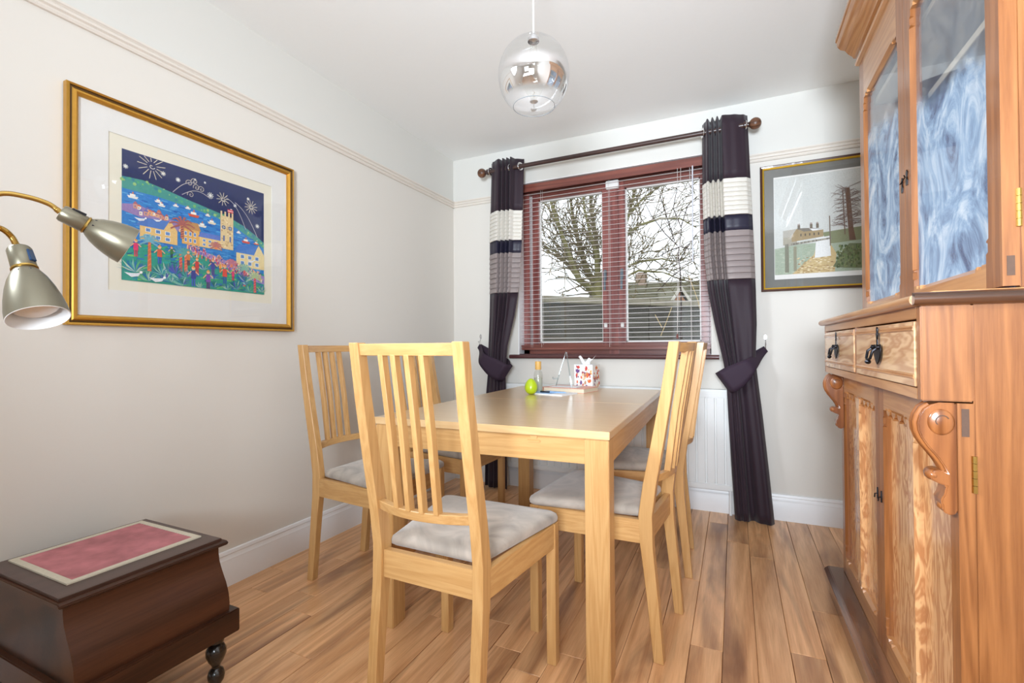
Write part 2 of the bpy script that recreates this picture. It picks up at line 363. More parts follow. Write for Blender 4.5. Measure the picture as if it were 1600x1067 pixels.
def mirror_globe():
    """clear glass above, silvered belt across the lower half, clear rim: silvering is real and part of the globe"""
    m = bpy.data.materials.new('half_silvered_glass'); m.use_nodes = True; nt = m.node_tree; nt.nodes.clear(); N = nt.nodes.new; L = nt.links.new
    o = N('ShaderNodeOutputMaterial'); t = N('ShaderNodeBsdfTransparent'); g = N('ShaderNodeBsdfGlossy'); g.inputs['Roughness'].default_value = 0.0
    g.inputs['Color'].default_value = (0.93, 0.93, 0.95, 1); t.inputs['Color'].default_value = (0.95, 0.96, 0.96, 1)
    tc = N('ShaderNodeTexCoord'); sp = N('ShaderNodeSeparateXYZ'); L(tc.outputs['Object'], sp.inputs[0])
    up = N('ShaderNodeMapRange'); up.interpolation_type = 'SMOOTHSTEP'; up.inputs[1].default_value = 0.028; up.inputs[2].default_value = -0.008; L(sp.outputs['Z'], up.inputs[0])
    dn = N('ShaderNodeMapRange'); dn.interpolation_type = 'SMOOTHSTEP'; dn.inputs[1].default_value = -0.088; dn.inputs[2].default_value = -0.072; L(sp.outputs['Z'], dn.inputs[0])
    mu = N('ShaderNodeMath'); mu.operation = 'MULTIPLY'; L(up.outputs[0], mu.inputs[0]); L(dn.outputs[0], mu.inputs[1])
    m8 = N('ShaderNodeMath'); m8.operation = 'MULTIPLY'; m8.inputs[1].default_value = 0.72; L(mu.outputs[0], m8.inputs[0])
    mx = N('ShaderNodeMath'); mx.operation = 'MAXIMUM'; L(m8.outputs[0], mx.inputs[0]); L(schlick(nt, 0.04, 0.6), mx.inputs[1])
    ms = N('ShaderNodeMixShader'); L(mx.outputs[0], ms.inputs[0]); L(t.outputs[0], ms.inputs[1]); L(g.outputs[0], ms.inputs[2]); L(ms.outputs[0], o.inputs[0])
    return m
M['globe'] = mirror_globe()

# ------------------------------------------------------------------ the room shell
OX0, OX1, OZ0, OZ1 = -1.392, -0.126, 0.928, 2.146        # window opening
T = 0.26
mb = MB(); mb.box(WX0 - 0.1, WX1 + 0.1, WY0 - 0.1, WY1, -0.08, -0.012)
floor = tag(mb.build('floor', M['floor_base']), kind='structure')
PITCH = 0.0985
plank_mesh = {}
joint = {-1: 1.68, 2: 1.77, 1: 2.49, -2: 2.14}
k0 = math.floor((WX0 + 0.0438) / PITCH); k1 = math.ceil((WX1 + 0.0438) / PITCH)
def plank_data(w, ln):
    key = (round(w, 4), round(ln, 3))
    if key not in plank_mesh:
        b = MB(); b.box(-w / 2, w / 2, -ln / 2, ln / 2, -0.012, 0.0)
        o = b.build('plank', M['plank'], floor, bevel=0.0012, seg=1); plank_mesh[key] = o.data
        return o
    o = bpy.data.objects.new('plank', plank_mesh[key]); COL.objects.link(o); o.parent = floor
    return o
rng = random.Random(4)
for k in range(k0, k1):
    xa = max(WX0, -0.0438 + k * PITCH) ; xb = min(WX1, -0.0438 + (k + 1) * PITCH)
    if xb - xa < 0.02: continue
    j = joint.get(k, rng.uniform(1.2, 2.4))
    cuts = [WY0]
    y = j
    while y - 1.2 > WY0 + 0.1: y -= 1.2
    while y < WY1 - 0.12:
        if y > WY0 + 0.1: cuts.append(y)
        y += 1.2
    cuts.append(WY1)
    for a, b_ in zip(cuts, cuts[1:]):
        o = plank_data(round(xb - xa - 0.0012, 4), round(b_ - a - 0.0012, 3))
        o.location = ((xa + xb) / 2, (a + b_) / 2, 0)

mb = MB(); mb.box(WX0 - T, WX1 + T, WY0 - T, WY1 + T, HC, HC + 0.12)
tag(mb.build('ceiling', M['ceiling']), kind='structure')
mb = MB(); mb.box(WX0 - T, WX0, WY0 - T, WY1 + T, -0.08, HC)
tag(mb.build('wall_left', M['wall']), kind='structure')
mb = MB(); mb.box(WX1, WX1 + T, WY0 - T, WY1 + T, -0.08, HC)
tag(mb.build('wall_right', M['wall']), kind='structure')
mb = MB()
mb.box(WX0, OX0, WY1, WY1 + T, -0.08, HC); mb.box(OX1, WX1, WY1, WY1 + T, -0.08, HC)
mb.box(OX0, OX1, WY1, WY1 + T, -0.08, OZ0); mb.box(OX0, OX1, WY1, WY1 + T, OZ1, HC)
tag(mb.build('wall_back', M['wall']), kind='structure')
# wall behind the camera with the garden window's opening
mb = MB()
mb.box(WX0, -1.2, WY0 - T, WY0, -0.08, HC); mb.box(0.1, WX1, WY0 - T, WY0, -0.08, HC)
mb.box(-1.2, 0.1, WY0 - T, WY0, 2.1, HC); mb.box(-1.2, 0.1, WY0 - T, WY0, -0.08, 0.95)
tag(mb.build('wall_rear', M['wall']), kind='structure')
# white reveals of the window opening
mb = MB(); mb.box(OX0 - 0.001, OX0 + 0.006, WY1 + 0.001, WY1 + 0.1, OZ0, OZ1); mb.box(OX0, OX1, WY1 + 0.001, WY1 + 0.1, OZ1 - 0.006, OZ1 + 0.001)
tag(mb.build('trim_1', M['gloss_white']), kind='structure')

# picture rail: three-step moulding
def rail_profile(out):      # (distance from wall, z)
    return [(0, 2.040), (0.010, 2.040), (0.014, 2.046), (0.012, 2.054), (0.020, 2.058), (0.021, 2.066), (0.016, 2.071), (0.024, 2.076), (0.024, 2.083), (0, 2.086)]
pr = rail_profile(0)
mb = MB(); mb.prism([(WX0 + d, z) for d, z in pr], 'y', WY0, WY1)
tag(mb.build('trim_2', M['rail'], smooth=True, angle=0.5), kind='structure')
mb = MB(); mb.prism([(WY1 - d, z) for d, z in pr], 'x', WX0, OX0 - 0.0); mb.prism([(WY1 - d, z) for d, z in pr], 'x', OX1, WX1)
tag(mb.build('trim_3', M['rail'], smooth=True, angle=0.5), kind='structure')
# skirting boards
sk = [(0, 0), (0.018, 0), (0.018, 0.098), (0.0155, 0.104), (0.0155, 0.110), (0.011, 0.118), (0.0095, 0.127), (0.0115, 0.131), (0.008, 0.143), (0, 0.145)]
mb = MB(); mb.prism([(WX0 + d, z) for d, z in sk], 'y', WY0, WY1)
tag(mb.build('baseboard_left', M['gloss_white'], smooth=True, angle=0.4), kind='structure')
mb = MB(); mb.prism([(WY1 - d, z) for d, z in sk], 'x', WX0, WX1)
tag(mb.build('baseboard_back', M['gloss_white'], smooth=True, angle=0.4), kind='structure')
mb = MB(); mb.prism([(WX1 - d, z) for d, z in sk], 'y', WY0, WY1)
tag(mb.build('baseboard_right', M['gloss_white'], smooth=True, angle=0.4), kind='structure')

# ------------------------------------------------------------------ the window
win = setting('window_1', ((OX0 + OX1) / 2, WY1 + 0.1, OZ0))
FY0, FY1 = WY1 + 0.09, WY1 + 0.15
PX = [(-1.272, -0.806), (-0.652, -0.186)]; PZ = (1.012, 2.040)
def bars(name, boxes, mat, parent, bevel=0.003):
    b = MB()
    for x in boxes: b.box(*x)
    return b.build(name, mat, parent, bevel=bevel)
bars('frame_stile', [(OX0, OX0 + 0.052, FY0, FY1 + 0.02, OZ0, OZ1)], M['winwood'], win)
bars('frame_stile', [(OX1 - 0.052 + 0.04, OX1 + 0.012, FY0, FY1 + 0.02, OZ0, OZ1)], M['winwood'], win)
bars('frame_head', [(OX0, OX1, FY0, FY1 + 0.02, OZ1 - 0.05, OZ1)], M['winwood_x'], win)
bars('frame_bottom_rail', [(OX0, OX1, FY0, FY1 + 0.02, OZ0, OZ0 + 0.045)], M['winwood_x'], win)
bars('mullion', [(-0.762, -0.696, FY0 - 0.005, FY1 + 0.02, OZ0, OZ1)], M['winwood'], win)
for (a, b_) in PX:
    s = setting('casement'); s.parent = win; del s['kind']
    ya, yb = FY0 + 0.006, FY1
    for nm, bx, mt in (('casement_stile', (a - 0.046, a, ya, yb, PZ[0] - 0.04, PZ[1] + 0.045), 'winwood'), ('casement_stile', (b_, b_ + 0.046, ya, yb, PZ[0] - 0.04, PZ[1] + 0.045), 'winwood'),
                       ('casement_rail', (a, b_, ya, yb, PZ[0] - 0.04, PZ[0]), 'winwood_x'), ('casement_rail', (a, b_, ya, yb, PZ[1], PZ[1] + 0.045), 'winwood_x')):
        bars(nm, [bx], M[mt], s)
    bars('glazing_bead', [(a, a + 0.009, yb - 0.03, yb - 0.01, *PZ), (b_ - 0.009, b_, yb - 0.03, yb - 0.01, *PZ), (a, b_, yb - 0.03, yb - 0.01, PZ[0], PZ[0] + 0.010), (a, b_, yb - 0.03, yb - 0.01, PZ[1] - 0.010, PZ[1])], M['white_plastic'], s, 0.001)
    bars('pane', [(a + 0.002, b_ - 0.002, yb - 0.022, yb - 0.018, PZ[0] + 0.002, PZ[1] - 0.002)], M['pane'], s, 0)
for x in (-0.785, -0.673):
    b = MB(); b.box(x - 0.009, x + 0.009, FY0 - 0.016, FY0 + 0.006, 1.43, 1.50); b.box(x - 0.007, x + 0.007, FY0 - 0.028, FY0 - 0.014, 1.36, 1.485)
    b.build('window_handle', M['handle_blue'], win, bevel=0.004)
    b = MB(); b.box(x - 0.010, x + 0.010, FY0 - 0.008, FY0 + 0.006, 1.112, 1.142); b.box(x - 0.004, x + 0.004, FY0 - 0.012, FY0, 1.12, 1.134)
    b.build('restrictor_catch', M['white_plastic'], win, bevel=0.002)
b = MB(); b.box(-0.772, -0.686, FY0 - 0.03, FY0, 2.036, 2.090); b.build('vent_cover', M['white_plastic'], win, bevel=0.004)
# sill board with rounded nose
b = MB(); n = [(WY1 + 0.09, 0.928), (WY1 - 0.030, 0.928)] + [(WY1 - 0.030 - 0.013 * math.sin(t * PI / 6), 0.915 + 0.013 * math.cos(t * PI / 6)) for t in range(1, 6)] + [(WY1 - 0.030, 0.902), (WY1 + 0.0, 0.902), (WY1 + 0.0, 0.9275), (WY1 + 0.09, 0.9275)]
n = [(WY1 - 0.0005, 0.930), (WY1 - 0.030, 0.930)] + [(WY1 - 0.030 - 0.014 * math.sin(t * PI / 6), 0.916 + 0.014 * math.cos(t * PI / 6)) for t in range(1, 6)] + [(WY1 - 0.030, 0.902), (WY1 - 0.0005, 0.902)]
b.prism(n, 'x', -1.446, -0.082)
b.box(OX0 + 0.007, OX1, WY1, WY1 + 0.09, 0.9285, 0.934)
sill = b.build('sill_board', M['sill'], win, smooth=True, angle=0.6)

# ------------------------------------------------------------------ view outside
g = MB(); g.box(-40, 40, WY1 + T + 0.02, 60, -0.6, -0.5)
tag(g.build('garden_ground', plain('garden_soil', rgb(96, 104, 74), 0.9, noise=0.2, nscale=3)), kind='structure')
RV = Vector((0.9056, 0.4242, 0)); FV = Vector((-0.4242, 0.9056, 0))
# diagonal garden fence of weathered boards
fence = thing('garden_fence', 'weathered dark grey board fence with pale capping beyond the window', 'fence', (-2.48, 6.24, -0.5))
M['fence'] = wood('weathered_boards', rgb(86, 82, 74), rgb(56, 53, 48), 'x', 0.4, 0.85, 0, 0.5, 0.8, 0.4, rgb(44, 42, 38))
M['fence_cap'] = plain('lichen_cap', rgb(132, 124, 108), 0.9, noise=0.35, nscale=9)
fence.rotation_euler = (0, 0, math.atan2(2.09, 1.98))
for bay in range(-1, 3):
    x0 = bay * 1.85
    for i in range(12):
        b = MB(); dz = rng.uniform(-0.004, 0.004); b.box(x0 + 0.005, x0 + 1.845, -0.012 + dz, 0.012 + dz, i * 0.175, i * 0.175 + 0.175)
        b.build('board', M['fence'], fence, bevel=0.004, seg=1, world=False)
    b = MB(); b.box(x0, x0 + 1.85, -0.05, 0.05, 2.105, 2.20); b.build('capping', M['fence_cap'], fence, bevel=0.01, world=False)
    b = MB(); b.box(x0 - 0.05, x0 + 0.05, 0.014, 0.11, 0, 2.10); b.build('post', M['fence'], fence, bevel=0.006, world=False)

# neighbour's bungalow
HO = FV * 16.5 + RV * 6.2; HO.z = -0.5
house = thing('bungalow', 'neighbouring bungalow with mossy tiled roof and small brick gable', 'house', HO, math.atan2(RV.y, RV.x))
M['roof'] = plain('mossy_roof_tiles', rgb(108, 104, 84), 0.9, noise=0.35, nscale=5, bump=0.3)
M['chimney'] = plain('sooty_brick', rgb(140, 118, 100), 0.9, noise=0.3, nscale=9)
M['brick'] = plain('orange_brick', rgb(176, 124, 94), 0.9, noise=0.3, nscale=9)
b = MB(); b.box(-2.7, 4.2, 0.2, 6.0, 0, 2.6); b.build('wall', M['brick'], house, world=False)
b = MB(); b.prism([(-0.2, 2.45), (3.1, 3.95), (6.4, 2.45), (6.4, 2.6), (3.1, 4.10), (-0.2, 2.6)], 'x', -2.85, 4.5); roof = b.build('roof', M['roof'], house, world=False)
for i in range(11):                         # tile courses
    t0 = i / 11.0
    ya, za = -0.22 + 3.3 * t0, 2.60 + 1.5 * t0
    b = MB(); b.box(-2.85, 4.5, ya, ya + 0.33, za + 0.0, za + 0.06); o = b.build('tile_course', M['roof'], roof, world=False)
gx = -0.62
b = MB(); b.prism([(gx - 0.62, 2.3), (gx + 0.62, 2.3), (gx, 3.25)], 'y', -0.75, 1.2); b.build('gable', M['brick'], house, world=False)
M['barge'] = plain('pale_bargeboard', rgb(186, 178, 166), 0.8, noise=0.1)
for s in (-1, 1):
    b = MB(); b.prism([(gx + s * 0.82, 2.25), (gx + s * 0.74, 2.25), (gx, 3.36), (gx, 3.45)], 'y', -0.82, 1.6); b.build('gable_roof', M['roof'], house, world=False)
    b = MB(); b.prism([(gx + s * 0.84, 2.22), (gx + s * 0.72, 2.22), (gx, 3.33), (gx, 3.47)], 'y', -0.88, -0.83); b.build('bargeboard', M['barge'], house, world=False)
b = MB(); b.box(gx - 0.45, gx - 0.10, 2.7, 3.2, 3.6, 4.45); b.build('chimney', M['chimney'], house, bevel=0.02, world=False)

# bare tree behind the fence
TB = FV * 9.5 + RV * 1.73
tree = thing('bare_tree', 'bare mossy tree with spreading limbs behind the fence', 'tree', (TB.x, TB.y, -0.5))
M['bark'] = plain('mossy_bark', rgb(120, 114, 72), 0.9, noise=0.4, nscale=6, bump=0.4)
M['twig'] = plain('twig_bark', rgb(110, 98, 70), 0.9, noise=0.3, nscale=8)
PXM = 0.0128
def tp(px, py, dep=0.0):
    p = RV * ((px - 935) * PXM) + FV * dep; p.z = 0.989 + (540 - py) * PXM + 0.5
    return p
trng = random.Random(21)
trunk = MB(); trunk.tube([tp(938, 657), tp(938, 560), tp(936, 480), tp(934, 450), tp(934, 436)], [0.16, 0.13, 0.105, 0.10, 0.085], 9)
trunk.build('trunk', M['bark'], tree, smooth=True, world=False)
twigs = MB(); nseg = [0]; lim = [0]
def wander(p, d, ln, r, depth, boughs):
    if nseg[0] > lim[0]: return
    pts = [p.copy()]; rs = [r]; n = max(3, int(ln / 0.13)); q = p.copy(); d = d.copy()
    for i in range(n):
        d = (d + Vector((trng.gauss(0, .16), trng.gauss(0, .16), trng.gauss(0.03, .14)))).normalized()
        q = q + d * (ln / n); pts.append(q.copy()); rs.append(max(0.0075, r * (1 - 0.75 * (i + 1) / n)))
        nseg[0] += 1
        if depth > 0 and i > 0 and trng.random() < 0.75:
            sd = (d + Vector((trng.gauss(0, .75), trng.gauss(0, .75), trng.gauss(0.1, .6)))).normalized()
            wander(q, sd, ln * trng.uniform(.35, .62), max(0.0080, rs[-1] * .62), depth - 1, boughs)
    twigs.tube(pts, rs, 4, caps=False)
limbs = [
    ([(934, 462, 0), (915, 446, -.1), (904, 440, -.2), (896, 425, -.25), (886, 398, -.3), (872, 362, -.4), (858, 322, -.5), (850, 285, -.5)], .075),
    ([(933, 450, 0), (922, 425, .1), (912, 395, .2), (904, 360, .2), (898, 320, .3), (892, 270, .3)], .07),
    ([(934, 440, 0), (930, 400, -.2), (920, 372, -.3), (910, 335, -.4), (905, 290, -.4)], .05),
    ([(935, 440, 0), (938, 400, .2), (936, 360, .3), (930, 315, .4), (928, 262, .4)], .065),
    ([(936, 440, 0), (950, 412, -.2), (964, 380, -.4), (975, 345, -.5), (985, 300, -.6), (990, 258, -.6)], .055),
    ([(936, 446, 0), (955, 430, .2), (980, 415, .4), (1012, 402, .5), (1050, 396, .6), (1075, 402, .6)], .045),
    ([(936, 452, 0), (965, 440, -.3), (990, 428, -.4), (1025, 432, -.5), (1060, 446, -.5)], .035),
    ([(964, 380, -.4), (990, 362, -.5), (1020, 352, -.5), (1050, 352, -.5), (1075, 366, -.5)], .035),
    ([(904, 440, -.2), (885, 412, -.1), (868, 392, 0), (850, 384, 0), (838, 372, 0)], .035),
    ([(975, 345, -.5), (1000, 318, -.4), (1030, 296, -.3), (1062, 284, -.3)], .03),
]
for pts, r in limbs:
    lim[0] += 2600
    P = [tp(*q) for q in pts]; n = len(P)
    lb = MB(); lb.tube(P, [r * (1 - 0.72 * i / (n - 1)) for i in range(n)], 7); lb.build('limb', M['bark'], tree, smooth=True, world=False)
    for i in range(1, n):
        dirv = (P[i] - P[i - 1]).normalized()
        for _ in range(4):
            t = trng.random(); base = P[i - 1].lerp(P[i], t)
            sd = (dirv * .8 + Vector((trng.gauss(0, .6), trng.gauss(0, .6), trng.gauss(.25, .5)))).normalized()
            wander(base, sd, trng.uniform(.5, 1.1), r * .3, 2, None)
tw = twigs.build('twigs', M['twig'], tree, smooth=True, world=False); tw['kind'] = 'stuff'

# climbing stem close outside the right-hand pane
cl = thing('climbing_stem', 'thin dark climbing plant stem close outside right pane', 'climber', (-0.36, WY1 + 0.62, -0.5))
M['stem'] = plain('dark_stem', rgb(58, 44, 40), 0.9, noise=0.3)
CY = WY1 + 0.62
def cp(x, z, dy=0.0): return (x, CY + dy, z)
b = MB(); b.tube([cp(-.37, -.5), cp(-.355, .6), cp(-.362, 1.0), cp(-.353, 1.3), cp(-.358, 1.55), cp(-.372, 1.66), cp(-.36, 1.72), cp(-.345, 1.85)], [.007, .007, .006, .0055, .005, .005, .004, .003], 6); b.build('stem', M['stem'], cl, smooth=True)
for pts in ([(-.357, 1.55), (-.43, 1.50), (-.50, 1.42), (-.53, 1.40)], [(-.36, 1.60), (-.31, 1.70), (-.25, 1.80)], [(-.36, 1.72), (-.44, 1.69), (-.52, 1.66)], [(-.36, 1.72), (-.30, 1.70), (-.25, 1.685)], [(-.372, 1.72), (-.46, 1.82), (-.56, 1.97), (-.60, 2.06)], [(-.40, 1.77), (-.44, 1.92), (-.49, 2.1)], [(-.345, 1.85), (-.30, 2.0), (-.24, 2.08)], [(-.345, 1.85), (-.40, 2.0), (-.37, 2.14)], [(-.36, 1.05), (-.40, .98), (-.43, .85)]):
    b = MB(); b.tube([cp(x, z, rng.uniform(-.05, .05)) for x, z in pts], [.0045, .004, .003, .0025][:len(pts)], 5); b.build('side_shoot', M['stem'], cl, smooth=True)
b = MB()
for pts in ([(-.50, 1.06), (-.46, 1.16), (-.42, 1.27)], [(-.30, 1.5), (-.24, 1.32), (-.19, 1.1)], [(-.54, 1.22), (-.49, 1.12)]):
    b.tube([cp(x, z) for x, z in pts], .003, 5)
b.build('dry_shoots', plain('dry_stem', rgb(200, 176, 132), 0.8), cl, smooth=True)['kind'] = 'stuff'

# ------------------------------------------------------------------ venetian blind
blind = thing('venetian_blind', 'open venetian blind of thin pale slats under a red-brown headrail', 'blind', ((OX0 + OX1) / 2, WY1 + 0.05, OZ1))
BX0, BX1, BYC = OX0 + 0.010, OX1 - 0.004, WY1 + 0.045
b = MB(); b.box(BX0 - 0.002, BX1, BYC - 0.032, BYC - 0.020, 2.082, 2.136); b.build('valance', M['winwood_x'], blind, bevel=0.003)
b = MB(); b.box(BX0, BX1, BYC - 0.018, BYC + 0.026, 2.098, 2.138); b.build('headrail', M['winwood_x'], blind, bevel=0.002)
b = MB(); b.box(BX0, BX1, BYC - 0.018, BYC + 0.018, 0.962, 0.980); b.build('bottom_rail', M['winwood_x'], blind, bevel=0.004)
for i in range(4):
    b = MB(); z = 0.982 + 0.0038 * i; b.box(BX0, BX1, BYC - 0.0165, BYC + 0.0165, z, z + 0.0028); b.build('stacked_slat', M['winwood_x'], blind)
sl = MB()
prof = []
for j in range(7):
    u = -1 + 2 * j / 6; prof.append((u * 0.0095, 0.0010 * (1 - u * u)))
ring = [(y, z + 0.0006) for y, z in prof] + [(y, z - 0.0006) for y, z in reversed(prof)]
sl.prism([(y, z) for y, z in ring], 'x', BX0 - blind.location.x, BX1 - blind.location.x)
first = sl.build('slat', M['slat'], blind, smooth=True, world=False)
nsl = 35; zz0, zz1 = 1.012, 2.070
for i in range(nsl):
    o = first if i == 0 else bpy.data.objects.new('slat', first.data)
    if i: COL.objects.link(o); o.parent = blind
    o.location = (0, BYC - blind.location.y, zz0 + (zz1 - zz0) * i / (nsl - 1) - blind.location.z)
    o.rotation_euler = (math.radians(7.5), 0, 0)
for x in (-1.225, -0.745, -0.24):
    for dy in (-0.0175, 0.0175):
        b = MB(); b.tube([(x, BYC + dy, 0.98), (x, BYC + dy, 2.10)], 0.0009, 4); b.build('ladder_cord', M['cord'], blind)
b = MB(); b.tube([(-0.222, BYC - 0.03, 2.085), (-0.222, BYC - 0.038, 2.06), (-0.225, BYC - 0.042, 1.497)], 0.0045, 8); b.build('tilt_wand', M['wand'], blind, smooth=True)
b = MB(); b.tube([(-0.31, BYC - 0.03, 2.085), (-0.312, BYC - 0.042, 1.6), (-0.318, BYC - 0.045, 1.06)], 0.0011, 5); b.tube([(-0.29, BYC - 0.03, 2.085), (-0.300, BYC - 0.042, 1.6), (-0.318, BYC - 0.045, 1.06)], 0.0011, 5); b.build('pull_cord', M['cord'], blind)
b = MB(); b.lathe([(0.001, 0.03), (0.006, 0.02), (0.008, 0.0), (0.001, -0.003)], (-0.318, BYC - 0.045, 1.03), n=10); b.build('cord_toggle', M['winwood'], blind, smooth=True)

# ------------------------------------------------------------------ curtain rod
RZ, RY = 2.211, WY1 - 0.14
rod = thing('curtain_rod', 'dark walnut curtain rod with ribbed ball finials above window', 'curtain rod', (-0.75, WY1, RZ))
b = MB(); b.tube([(-1.548, RY, RZ), (0.061, RY, RZ)], 0.0142, 16); b.build('pole', M['rodwood'], rod, smooth=True)
for x, s in ((-1.548, -1), (0.061, 1)):
    b = MB(); b.lathe([(0.0145, -0.005), (0.020, 0), (0.020, 0.012), (0.013, 0.016), (0.013, 0.022), (0.017, 0.026)], (x, RY, RZ), (s, 0, 0), 18); b.build('collar', M['rodwood'], rod, smooth=True)
    b = MB(); pf = []
    for i in range(25):
        a = PI * i / 24; pf.append((max(0.001, 0.031 * math.sin(a)) + (0.0012 if i % 2 else 0), 0.055 - 0.031 * math.cos(a)))
    b.lathe(pf, (x, RY, RZ), (s, 0, 0), 22); b.build('finial', M['finial'], rod, smooth=True, angle=1.2)
    xb = x - s * 0.03
    b = MB(); b.tube([(xb, RY + 0.012, RZ), (xb, WY1 - 0.012, RZ)], 0.009, 10); b.lathe([(0.001, 0), (0.026, 0), (0.026, 0.010), (0.010, 0.014)], (xb, WY1, RZ), (0, -1, 0), 18); b.build('bracket', M['rodwood'], rod, smooth=True)

# ------------------------------------------------------------------ curtains
def make_curtain(label, edges, plan, hook, tie, side):
    """edges: table z -> (left, right); plan: pleat path (s, depth)"""
    edges = [(z, a * 0.983, b_ * 0.983) for z, a, b_ in edges]
    zs_left = [(z, a) for z, a, b_ in edges]; zs_right = [(z, b_) for z, a, b_ in edges]
    c = thing('curtain', label, 'curtain', ((edges[-1][1] + edges[-1][2]) / 2, RY, 0.0), group='pair of striped curtains')
    # resample the pleat path
    path = []
    for (s0, d0), (s1, d1) in zip(plan, plan[1:]):
        for k in range(6):
            t = k / 6; path.append((s0 + (s1 - s0) * t, d0 + (d1 - d0) * smooth01(t)))
    path.append(plan[-1])
    def row(z, tuck=0.0):
        xl, xr = interp(zs_left, z), interp(zs_right, z); rowp = []
        amp = interp([(0, .034), (.5, .030), (.72, .024), (.95, .026), (1.3, .042), (2.3, .046)], z)
        wob = 0.006
        kb = interp([(0, .85), (.7, .8), (1.0, .5), (1.4, .25), (1.9, .12), (2.3, 0)], z)
        for s, d in path:
            d = d * (1 - kb) + kb * (.62 * math.sin(5.2 * s + .6 + side) + .3 * math.sin(11 * s + 2.0 * side + .5 * z))
            x = (xl + xr) / 2 + (xr - xl) / 2 * s
            nz = mnoise.noise(Vector((x * 9, z * 1.6, 3.1 if side > 0 else 7.7)))
            y = RY + amp * d + wob * nz * 2 - tuck
            rowp.append((x, min(y, WY1 - 0.091 if z < 0.8 else WY1 - 0.02), z))
        return rowp
    bands = [('lower_panel', 0.012, 1.356, 'plum', 0), ('taupe_band', 1.356, 1.629, 'taupe', 8), ('navy_band', 1.629, 1.716, 'navy', 0), ('cream_band', 1.716, 1.920, 'cream', 8), ('top_panel', 1.920, 2.274, 'plum', 0)]
    for nm, z0, z1, mt, tucks in bands:
        rows = []
        if tucks:
            for i in range(tucks):
                a = z0 + (z1 - z0) * i / tucks; e = z0 + (z1 - z0) * (i + 1) / tucks
                rows += [row(a, 0.0), row(a + 0.002, 0.008), row(a + 0.010, 0.0075), row(e - 0.001, 0.0004)]
            rows.append(row(z1))
        else:
            n = max(3, int((z1 - z0) / 0.05)); rows = [row(z0 + (z1 - z0) * i / n) for i in range(n + 1)]
        m = MB(); m.grid(rows); m.build(nm, M[mt], c, smooth=True, angle=1.0, solid=0.002)
    # eyelets where the pole passes through
    for s in (-0.97, -0.36, 0.30, 0.9):
        x = (edges[-1][1] + edges[-1][2]) / 2 + (edges[-1][2] - edges[-1][1]) / 2 * s
        m = MB(); m.lathe([(0.017, -0.002), (0.026, -0.003), (0.028, 0), (0.026, 0.003), (0.017, 0.002)], (x, RY, RZ), (1, 0.35 * side, 0), 22); m.build('eyelet', M['chrome'], c, smooth=True)
    # tie-back: wide fabric band from the wall hook round the bunched curtain
    m = MB(); rows = []; yb_ = WY1 - 0.060; yf_ = WY1 - 0.192
    US = (-1, -.6, -.2, .2, .6, 1)
    for i in range(29):
        t = i / 28
        cx = tie[0][0] + (tie[1][0] - tie[0][0]) * t; cz = tie[0][1] + (tie[1][1] - tie[0][1]) * t - 0.018 * math.sin(PI * t)
        w = 0.018 + (0.070 - 0.018) * smooth01(t * 1.25)
        yy = (WY1 - 0.045) + (yf_ - (WY1 - 0.045)) * smooth01(t / 0.42) + 0.05 * smooth01((t - .88) / .12) ** 2
        rows.append([(cx - side * w * 0.55 * u, yy - 0.003 * (1 - u * u), cz + w * 0.8 * u) for u in US])
    for i in range(1, 12):
        t = i / 11
        cx = tie[1][0] + (tie[0][0] - tie[1][0]) * t; cz = tie[1][1] + (tie[0][1] - tie[1][1]) * t; w = 0.070 - 0.052 * t
        yy = (yf_ + 0.05) + (WY1 - 0.028 - yf_ - 0.05) * smooth01(t / 0.3)
        rows.append([(cx - side * w * 0.55 * u, yy, cz + w * 0.8 * u) for u in US])
    m.grid(rows); m.build('tie_back', M['tie'], c, smooth=True, angle=1.2, solid=0.003)
    m = MB(); m.tube([(tie[0][0], WY1 - 0.035, tie[0][1]), (tie[0][0] , WY1 - 0.03, hook[1] - 0.03)], 0.002, 6); m.build('tie_ring', M['chrome'], c)
    h = thing('tie_back_hook', ('silver wall hook holding the right curtain tie-back' if side > 0 else 'silver wall hook holding the left curtain tie-back'), 'hook', (hook[0], WY1, hook[1]), group='curtain tie-back hooks')
    m = MB(); m.lathe([(0.001, 0.005), (0.008, 0.0045), (0.010, 0.0)], (hook[0], WY1, hook[1]), (0, -1, 0), 16); v = [(p[0], p[1], hook[1] + (p[2] - hook[1]) * 1.9) for p in m.v]; m.v = v; m.build('back_plate', M['chrome'], h, smooth=True)
    m = MB(); m.tube([(hook[0], WY1 - 0.004, hook[1] - 0.012), (hook[0], WY1 - 0.012, hook[1] - 0.03), (hook[0], WY1 - 0.03, hook[1] - 0.045), (hook[0], WY1 - 0.042, hook[1] - 0.035)], 0.0022, 7); m.build('hook_arm', M['chrome'], h, smooth=True)
edL = [(0.0, -1.628, -1.440), (0.6, -1.618, -1.448), (0.8, -1.600, -1.452), (0.98, -1.596, -1.440), (1.2, -1.588, -1.385), (1.4, -1.585, -1.350), (1.7, -1.582, -1.335), (2.3, -1.562, -1.316)]
edR = [(0.0, -0.006, 0.192), (0.3, -0.022, 0.166), (0.6, -0.036, 0.138), (0.8, -0.044, 0.116), (0.9, -0.060, 0.106), (1.1, -0.102, 0.114), (1.3, -0.138, 0.112), (1.5, -0.156, 0.107), (1.9, -0.163, 0.092), (2.3, -0.160, 0.078)]
planL = [(-1, .55), (-.80, -.05), (-.30, -.75), (-.20, .45), (-.06, -.8), (.06, .45), (.18, -.8), (.30, .45), (.42, -.85), (.56, .2), (1.0, .85)]
planR = [(-1, .9), (-.86, .2), (-.74, -.7), (-.63, .5), (-.52, -.85), (-.42, .5), (-.30, -.9), (-.22, .45), (-.08, -.85), (.35, -.45), (.8, .15), (1.0, .7)]
